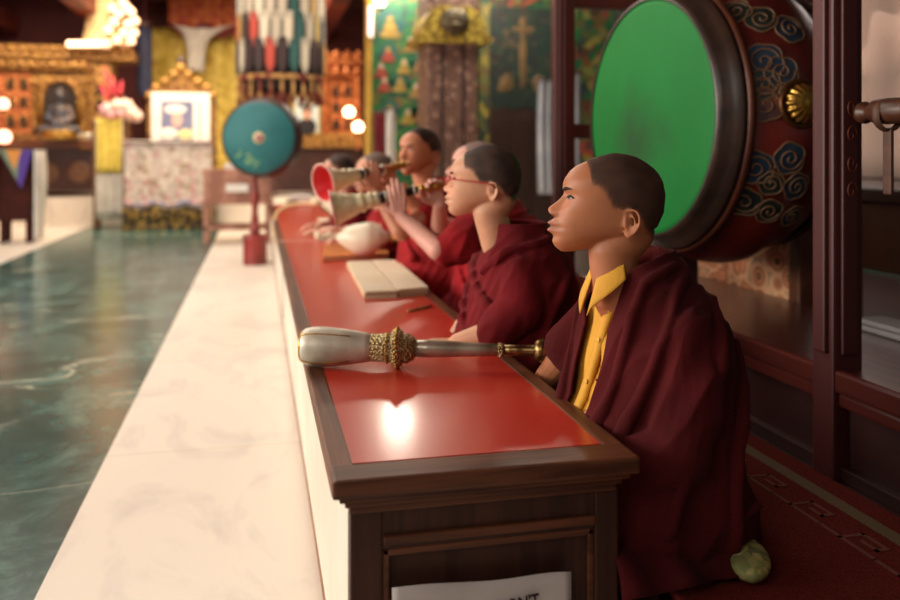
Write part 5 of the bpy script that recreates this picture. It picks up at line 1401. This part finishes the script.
# shared robe folds for the other monks
def folds_gen(s=1, dense=True):
    T = TAB
    f = lambda a, z, gq=.006: tuple(rp(T, a*s, z, gq))
    L_ = [dict(pts=[f(-170,.50),f(-120,.50),f(-75,.48),f(-40,.44),f(-5,.40),f(30,.345),f(50,.315)], r=.019),
          dict(pts=[f(-165,.46),f(-110,.45),f(-70,.42),f(-35,.36),f(0,.28),f(35,.20)], r=.016),
          dict(pts=[f(150,.52),f(100,.51),f(60,.49),f(35,.46),f(15,.42)], r=.014),
          dict(pts=[f(160,.44),f(120,.40),f(105,.33),f(98,.24),f(92,.15),f(88,.07)], r=.012),
          dict(pts=[f(170,.49),f(150,.42),f(138,.33),f(130,.22),f(126,.10)], r=.012)]
    return L_
def vneck(w0=24, zb=.43):
    w0 = w0*.7
    def c(p):
        if p.z > .560: return True
        if p.z < zb: return False
        a = math.degrees(math.atan2(p.y, p.x-interp(p.z, TAB, 1)))
        return abs(a) < w0*sstep(zb, .50, p.z)+14
    return c
CUSH = ['the monk with red glasses', 'the horn player behind the one with glasses', 'the black-haired horn player', 'the grey-cropped monk', 'the farthest monk']
def simple_seat(hp, phi, off=.085, z=.262):
    f = Vector((math.cos(phi), math.sin(phi), 0)); s = hp-f*off; s.z = max(z, hp.z-.582)
    if s.z > .275:
        q = thing('seat_cushion', 'dark red cushion under '+CUSH.pop(0), 'cushion', (s.x+.03, s.y, .2545)); h = s.z-.2545-.004
        MB().rbox((-.22,-.23,0), (.22,.23,h), min(.03, h*.4)).build('cushion', mat('cushion_red', (92,26,26), (76,22,22), scale=8, rough=.9), q)
        MB().rbox((-.225,-.235,h*.45), (.225,.235,h*.55), .003).build('piping', mat('cushion_piping', (150,100,50), rough=.8), q)
    return s
# second monk, with glasses ------------------------------------------------------------
hp2 = atD(489, 214.5, 2.52); phi2 = R(176); seat2 = simple_seat(hp2, phi2, .085)
LM = dict(r=[.046,.038,.026])
t, Mb, Hm = person('young monk with red glasses and a cropped head in a maroon robe, second nearest', seat2, phi2, hp2, R(155), hpitch=R(4), skin=(214,156,122), hair=(54,46,44), robe=(92,18,23), voxel=.0034, robetab=TAB, ztop=.575, sc=.97,
    arms=[dict(pts=[(.02,.15,.42),(.08,.19,.28),(.20,.14,.235)], r=[.046,.04,.028], hand=dict(d=(1,-.3,-.05), n=(0,0,-1), side=-1, curl=(.3,.3,.3,.3))),
          dict(pts=[(.02,-.15,.42),(.08,-.19,.28),(.18,-.05,.20)], r=[.046,.04,.028], hand=dict(d=(.7,.6,0), n=(0,0,-1), side=1))],
    sleeves=[dict(pts=[(.01,.14,.42),(.03,.18,.33),(.10,.185,.27)], r=[.065,.066,.052]), dict(pts=[(.01,-.14,.42),(.03,-.18,.33)], r=[.065,.064])],
    cut=vneck(30,.47), folds=folds_gen(1), seed=2)
gb = MB()
GP = lambda x, y, z: Hm@(Vector((x,y,z))*mm*.97)
for s in (1,-1):
    gb.tube([GP(123-.18*abs(19*math.cos(a)), s*(31+19*math.cos(a)), 112+15*math.sin(a)) for a in [2*math.pi*i/24 for i in range(25)]], .0015, 6)
    gb.tube([GP(118,s*50,116), GP(108,s*68,117), GP(60,s*78,112), GP(0,s*80,100), GP(-22,s*80,96), GP(-34,s*79,84)], .0017, 6)
gb.tube([GP(123,-12,114), GP(128,0,118), GP(123,12,114)], .0015, 6)
gl = gb.build('red_glasses', mat('red_plastic', (206,44,44), rough=.3), t)
gb = MB()
for s in (1,-1): gb.ell(GP(121.5,s*31,112), (.0008,.0175,.014), Hm.to_3x3(), 20, 10)
lm, nt, b = nodes_mat('lens'); b.inputs['Transmission Weight'].default_value = 1; b.inputs['Roughness'].default_value = .02; b.inputs['IOR'].default_value = 1.05
gb.build('lenses', lm, gl)

# gyaling (oboe) builder -------------------------------------------------------------------
def oboe(label, mouth, bell, R_=.075, red=True, sup=None):
    L_ = (bell-mouth).length; low = bell.copy()
    t = thing('shawm', label, 'shawm', mouth)
    M = axis_M(Vector((0,0,0)), bell-mouth)
    P = lambda l: [(r, f*L_) for f, r in l]
    MB().lathe(P([(0,.004),(.01,.014),(.02,.004),(.06,.005),(.08,.02),(.09,.005),(.11,.014),(.13,.020),(.15,.014),(.18,.012),(.20,.022),(.22,.012),(.25,.016),(.28,.018)]), M, 20).build('brass_staple', GOLD2, t)
    bm = MB(); bm.lathe(P([(.27,.013),(.30,.015),(.46,.018),(.62,.023),(.63,.022)]), M, 20); bm.build('black_pipe', BLACK, t)
    rg = MB()
    for f in (.32,.40,.48,.56,.62): rg.lathe(P([(f-.008,.018+.008*f),(f-.006,.021+.009*f),(f+.006,.021+.009*f),(f+.008,.018+.008*f)]), M, 20)
    rg.build('silver_bands', SILVER, t)
    MB().lathe(P([(.62,.024),(.635,.032),(.65,.026),(.67,.030),(.69,.036),(.71,.029),(.74,.034),(.76,.041),(.78,.035),(.82,.042),(.86,.048),(.92,.056),(.96,R_*.86),(1.0,R_),(1.005,R_*.97)]), M, 32, cap=False).build('bell', CREAMG, t)
    MB().lathe(P([(1.0,R_*.97),(.965,R_*.80),(.90,.045),(.84,.03),(.80,.004)]), M, 32, cap=False).build('bell_lining', mat('lining_red', (206,36,40), rough=.4), t)
    MB().lathe(P([(.998,R_*.96),(1.006,R_*1.0),(1.006,R_*1.06),(.992,R_*1.05),(.99,R_*.98)]), M, 32, cap=False).build('bell_rim', mat('rim_pink', (236,190,170), (226,160,150), scale=8, rough=.4), t)
    return t, M, L_

# third monk, blowing, his face just left of the second ------------------------------------
hp3 = atD(479, 194, 3.42); phi3 = R(185); seat3 = simple_seat(hp3, phi3, .08)
mouth3 = atD(452, 182, 3.36); bell3 = atD(333, 209, 3.30)
ax3 = (bell3-mouth3).normalized()
def onax(m, a, L_): return m+a*L_
h3a = mouth3+ax3*.225; h3b = mouth3+ax3*.075
person('red-robed monk blowing a long pale horn, half hidden behind the one with glasses', seat3, phi3, hp3, R(172), hpitch=R(0), skin=(226,166,148), hair=(150,124,116), robe=(134,24,30), voxel=.0036, robetab=TAB, ztop=.575, sc=1,
    arms=[dict(world=True, pts=[atD(470,236,3.32), atD(438,250,3.16), h3a+Vector((.012,-.03,-.085))], r=[.045,.040,.026], hand=dict(d=(-.15,.05,1), n=(.1,1,.0), side=1, curl=(.45,.3,.2,.15), thumb=.8)),
          dict(world=True, pts=[atD(470,232,3.6), atD(440,225,3.52), h3b+Vector((.03,.03,-.075))], r=[.044,.038,.025], hand=dict(d=(-.35,-.1,.9), n=(0,-1,.1), side=-1, curl=(.9,.8,.8,.8)))],
    sleeves=[dict(world=True, pts=[atD(478,225,3.3), atD(462,243,3.18), atD(446,250,3.18)], r=[.085,.08,.06])],
    cut=vneck(20,.46), folds=folds_gen(1), seed=3)
oboe('long pale horn with a cream bell, the lower of the two raised horns', mouth3, bell3, .072)
# fourth monk, face toward us ---------------------------------------------------------------
hp4 = atD(422, 173, 3.95); phi4 = R(192); seat4 = simple_seat(hp4, phi4, .08)
mouth4 = atD(408.5, 163.5, 3.80); bell4 = atD(323, 183, 3.50)
ax4 = (bell4-mouth4).normalized(); h4a = mouth4+ax4*.20; h4b = mouth4+ax4*.10
person('black-haired red-robed monk, face turned towards us, blowing a horn with red-lined bell', seat4, phi4, hp4, R(216), hpitch=R(5), skin=(196,128,96), hair=(34,26,26), robe=(130,24,28), voxel=.0036, robetab=TAB, ztop=.575, sc=1,
    arms=[dict(world=True, pts=[atD(428,213,3.85), atD(401,232,3.50), h4a+Vector((.012,-.03,-.085))], r=[.045,.040,.026], hand=dict(d=(-.25,.05,1), n=(.1,1,0), side=1, curl=(.5,.45,.4,.3), thumb=.8)),
          dict(world=True, pts=[atD(440,205,4.0), atD(428,220,3.78), h4b+Vector((.02,.02,-.085))], r=[.045,.040,.026], hand=dict(d=(-.5,-.1,.8), n=(0,-1,.1), side=-1, curl=(.8,.8,.8,.8)))],
    sleeves=[dict(world=True, pts=[atD(430,208,3.85), atD(424,222,3.75)], r=[.075,.06])],
    cut=vneck(26,.45), folds=folds_gen(1), seed=4)
oboe('pale and gold horn with a red-lined bell, the upper of the two raised horns', mouth4, bell4, .078)
# fifth monk --------------------------------------------------------------------------------
hp5 = atD(379, 190, 4.75); phi5 = R(180); seat5 = simple_seat(hp5, phi5, .08)
person('grey-cropped monk whose face is hidden by the raised hands and horns', seat5, phi5, hp5, R(190), hpitch=R(10), skin=(206,150,124), hair=(120,104,92), robe=(118,22,26), voxel=.005, robetab=TAB, ztop=.575,
    arms=[dict(pts=[(.02,.15,.42),(.14,.19,.32),(.27,.12,.37)], r=[.046,.04,.028], hand=dict(d=(1,-.2,.15), n=(0,0,-1), side=-1, curl=(.3,.3,.3,.3))), dict(pts=[(.02,-.15,.42),(.12,-.19,.30),(.22,-.10,.31)], r=[.046,.04,.028], hand=dict(d=(1,.2,.05), n=(0,0,-1), side=1, curl=(.3,.3,.3,.3)))],
    sleeves=[dict(pts=[(.01,.14,.42),(.06,.18,.33),(.13,.17,.32)], r=[.065,.062,.05]), dict(pts=[(.01,-.14,.42),(.06,-.18,.32),(.12,-.17,.31)], r=[.065,.062,.05])], cut=vneck(20,.46), folds=folds_gen(1), seed=5)
hp6 = atD(344, 185, 5.7); phi6 = R(182); seat6 = simple_seat(hp6, phi6, .08)
person('farthest monk in the row, dark-haired and looking down', seat6, phi6, hp6, R(186), hpitch=R(16), skin=(204,150,126), hair=(40,32,32), robe=(96,20,24), voxel=.0055, robetab=TAB, ztop=.575,
    arms=[dict(pts=[(.02,.15,.42),(.10,.19,.28),(.22,.12,.29)], r=[.046,.04,.028], hand=dict(d=(1,-.2,0), n=(0,0,-1), side=-1, curl=(.3,.3,.3,.3))), dict(pts=[(.02,-.15,.42),(.12,-.19,.30),(.22,-.10,.31)], r=[.046,.04,.028], hand=dict(d=(1,.2,0), n=(0,0,-1), side=1, curl=(.3,.3,.3,.3)))],
    sleeves=[dict(pts=[(.01,.14,.42),(.06,.18,.33),(.13,.17,.32)], r=[.065,.062,.05]), dict(pts=[(.01,-.14,.42),(.06,-.18,.32),(.12,-.17,.31)], r=[.065,.062,.05])], cut=vneck(20,.46), folds=folds_gen(1), seed=6)
# ------------------------------------------------------------------ light
def area(name, loc, target, sx, sy, power, col):
    l = bpy.data.lights.new(name, 'AREA'); l.shape = 'RECTANGLE'; l.size = sx; l.size_y = sy; l.energy = power; l.color = col
    o = bpy.data.objects.new(name, l); COL.objects.link(o); o.location = loc
    o.rotation_euler = (Vector(target)-Vector(loc)).to_track_quat('-Z', 'Y').to_euler(); return o
area('window_daylight', (-5.45, 3.6, 2.15), (0, 3.4, .7), 6.0, 2.2, 470, (1,.93,.82))
area('camera_side_fill', (-2.6, -1.0, 3.0), (.2, 3.5, .2), 2.4, 1.6, 45, (1,.93,.84))  # added fill light behind the camera; no doorway is built there
area('hall_light', (-1.2, 7.5, 4.1), (-1.2, 7.6, 0), 3.0, 5.0, 210, (1,.90,.76))
area('altar_light', (-1.6, 12.0, 4.2), (-1.6, 14.6, 1.4), 5.0, .8, 430, (1,.80,.58))
area('side_window_daylight', (3.98, 4.9, 2.0), (1.6, 4.2, .8), 2.6, 1.8, 14, (1,.94,.9))
area('mural_light', (2.4, 9.0, 3.8), (2.4, 11.2, 1.8), 1.6, .5, 55, (.95,1,.9))
# lamps hanging over the tables: their reflections are the bright spots on the lacquer
for i, (px, yy, d) in enumerate(((398,420,10.9),(523,450,10.2))):
    r = ray(px, yy); x, y = r.x*d, r.y*d; z = (2*.52-H)+(-r.z)*d
    t = thing('hanging_lamp', 'round paper lamp hanging over the monks, %s one' % ('left' if i == 0 else 'right'), 'lamp', (x, y, z))
    MB().ell((0,0,0), (.22,.22,.22), n=20, k=12).build('shade', mat('paper_lamp', (255,240,220), emis=46), t)
    MB().tube([(0,0,.16),(0,0,4.5-z)], .008, 6).build('cord', DARK, t)
w = bpy.data.worlds.new('w'); bpy.context.scene.world = w; w.use_nodes = True
w.node_tree.nodes['Background'].inputs[0].default_value = (1,.84,.72,1); w.node_tree.nodes['Background'].inputs[1].default_value = .12
# ------------------------------------------------------------------ camera
cam = bpy.data.cameras.new('camera'); co = bpy.data.objects.new('camera', cam); COL.objects.link(co)
co.location = (0, 0, H); co.rotation_euler = (R(90), 0, -TH)
cam.sensor_width = 36; cam.lens = 36*F/900; cam.shift_y = -145/900
cam.clip_start = .05
cam.dof.use_dof = True; cam.dof.focus_distance = 1.78; cam.dof.aperture_fstop = 2.0
sc = bpy.context.scene; sc.camera = co
sc.view_settings.view_transform = 'Standard'; sc.view_settings.look = 'None'; sc.view_settings.gamma = 1; sc.view_settings.exposure = 0
sc.cycles.use_denoising = True
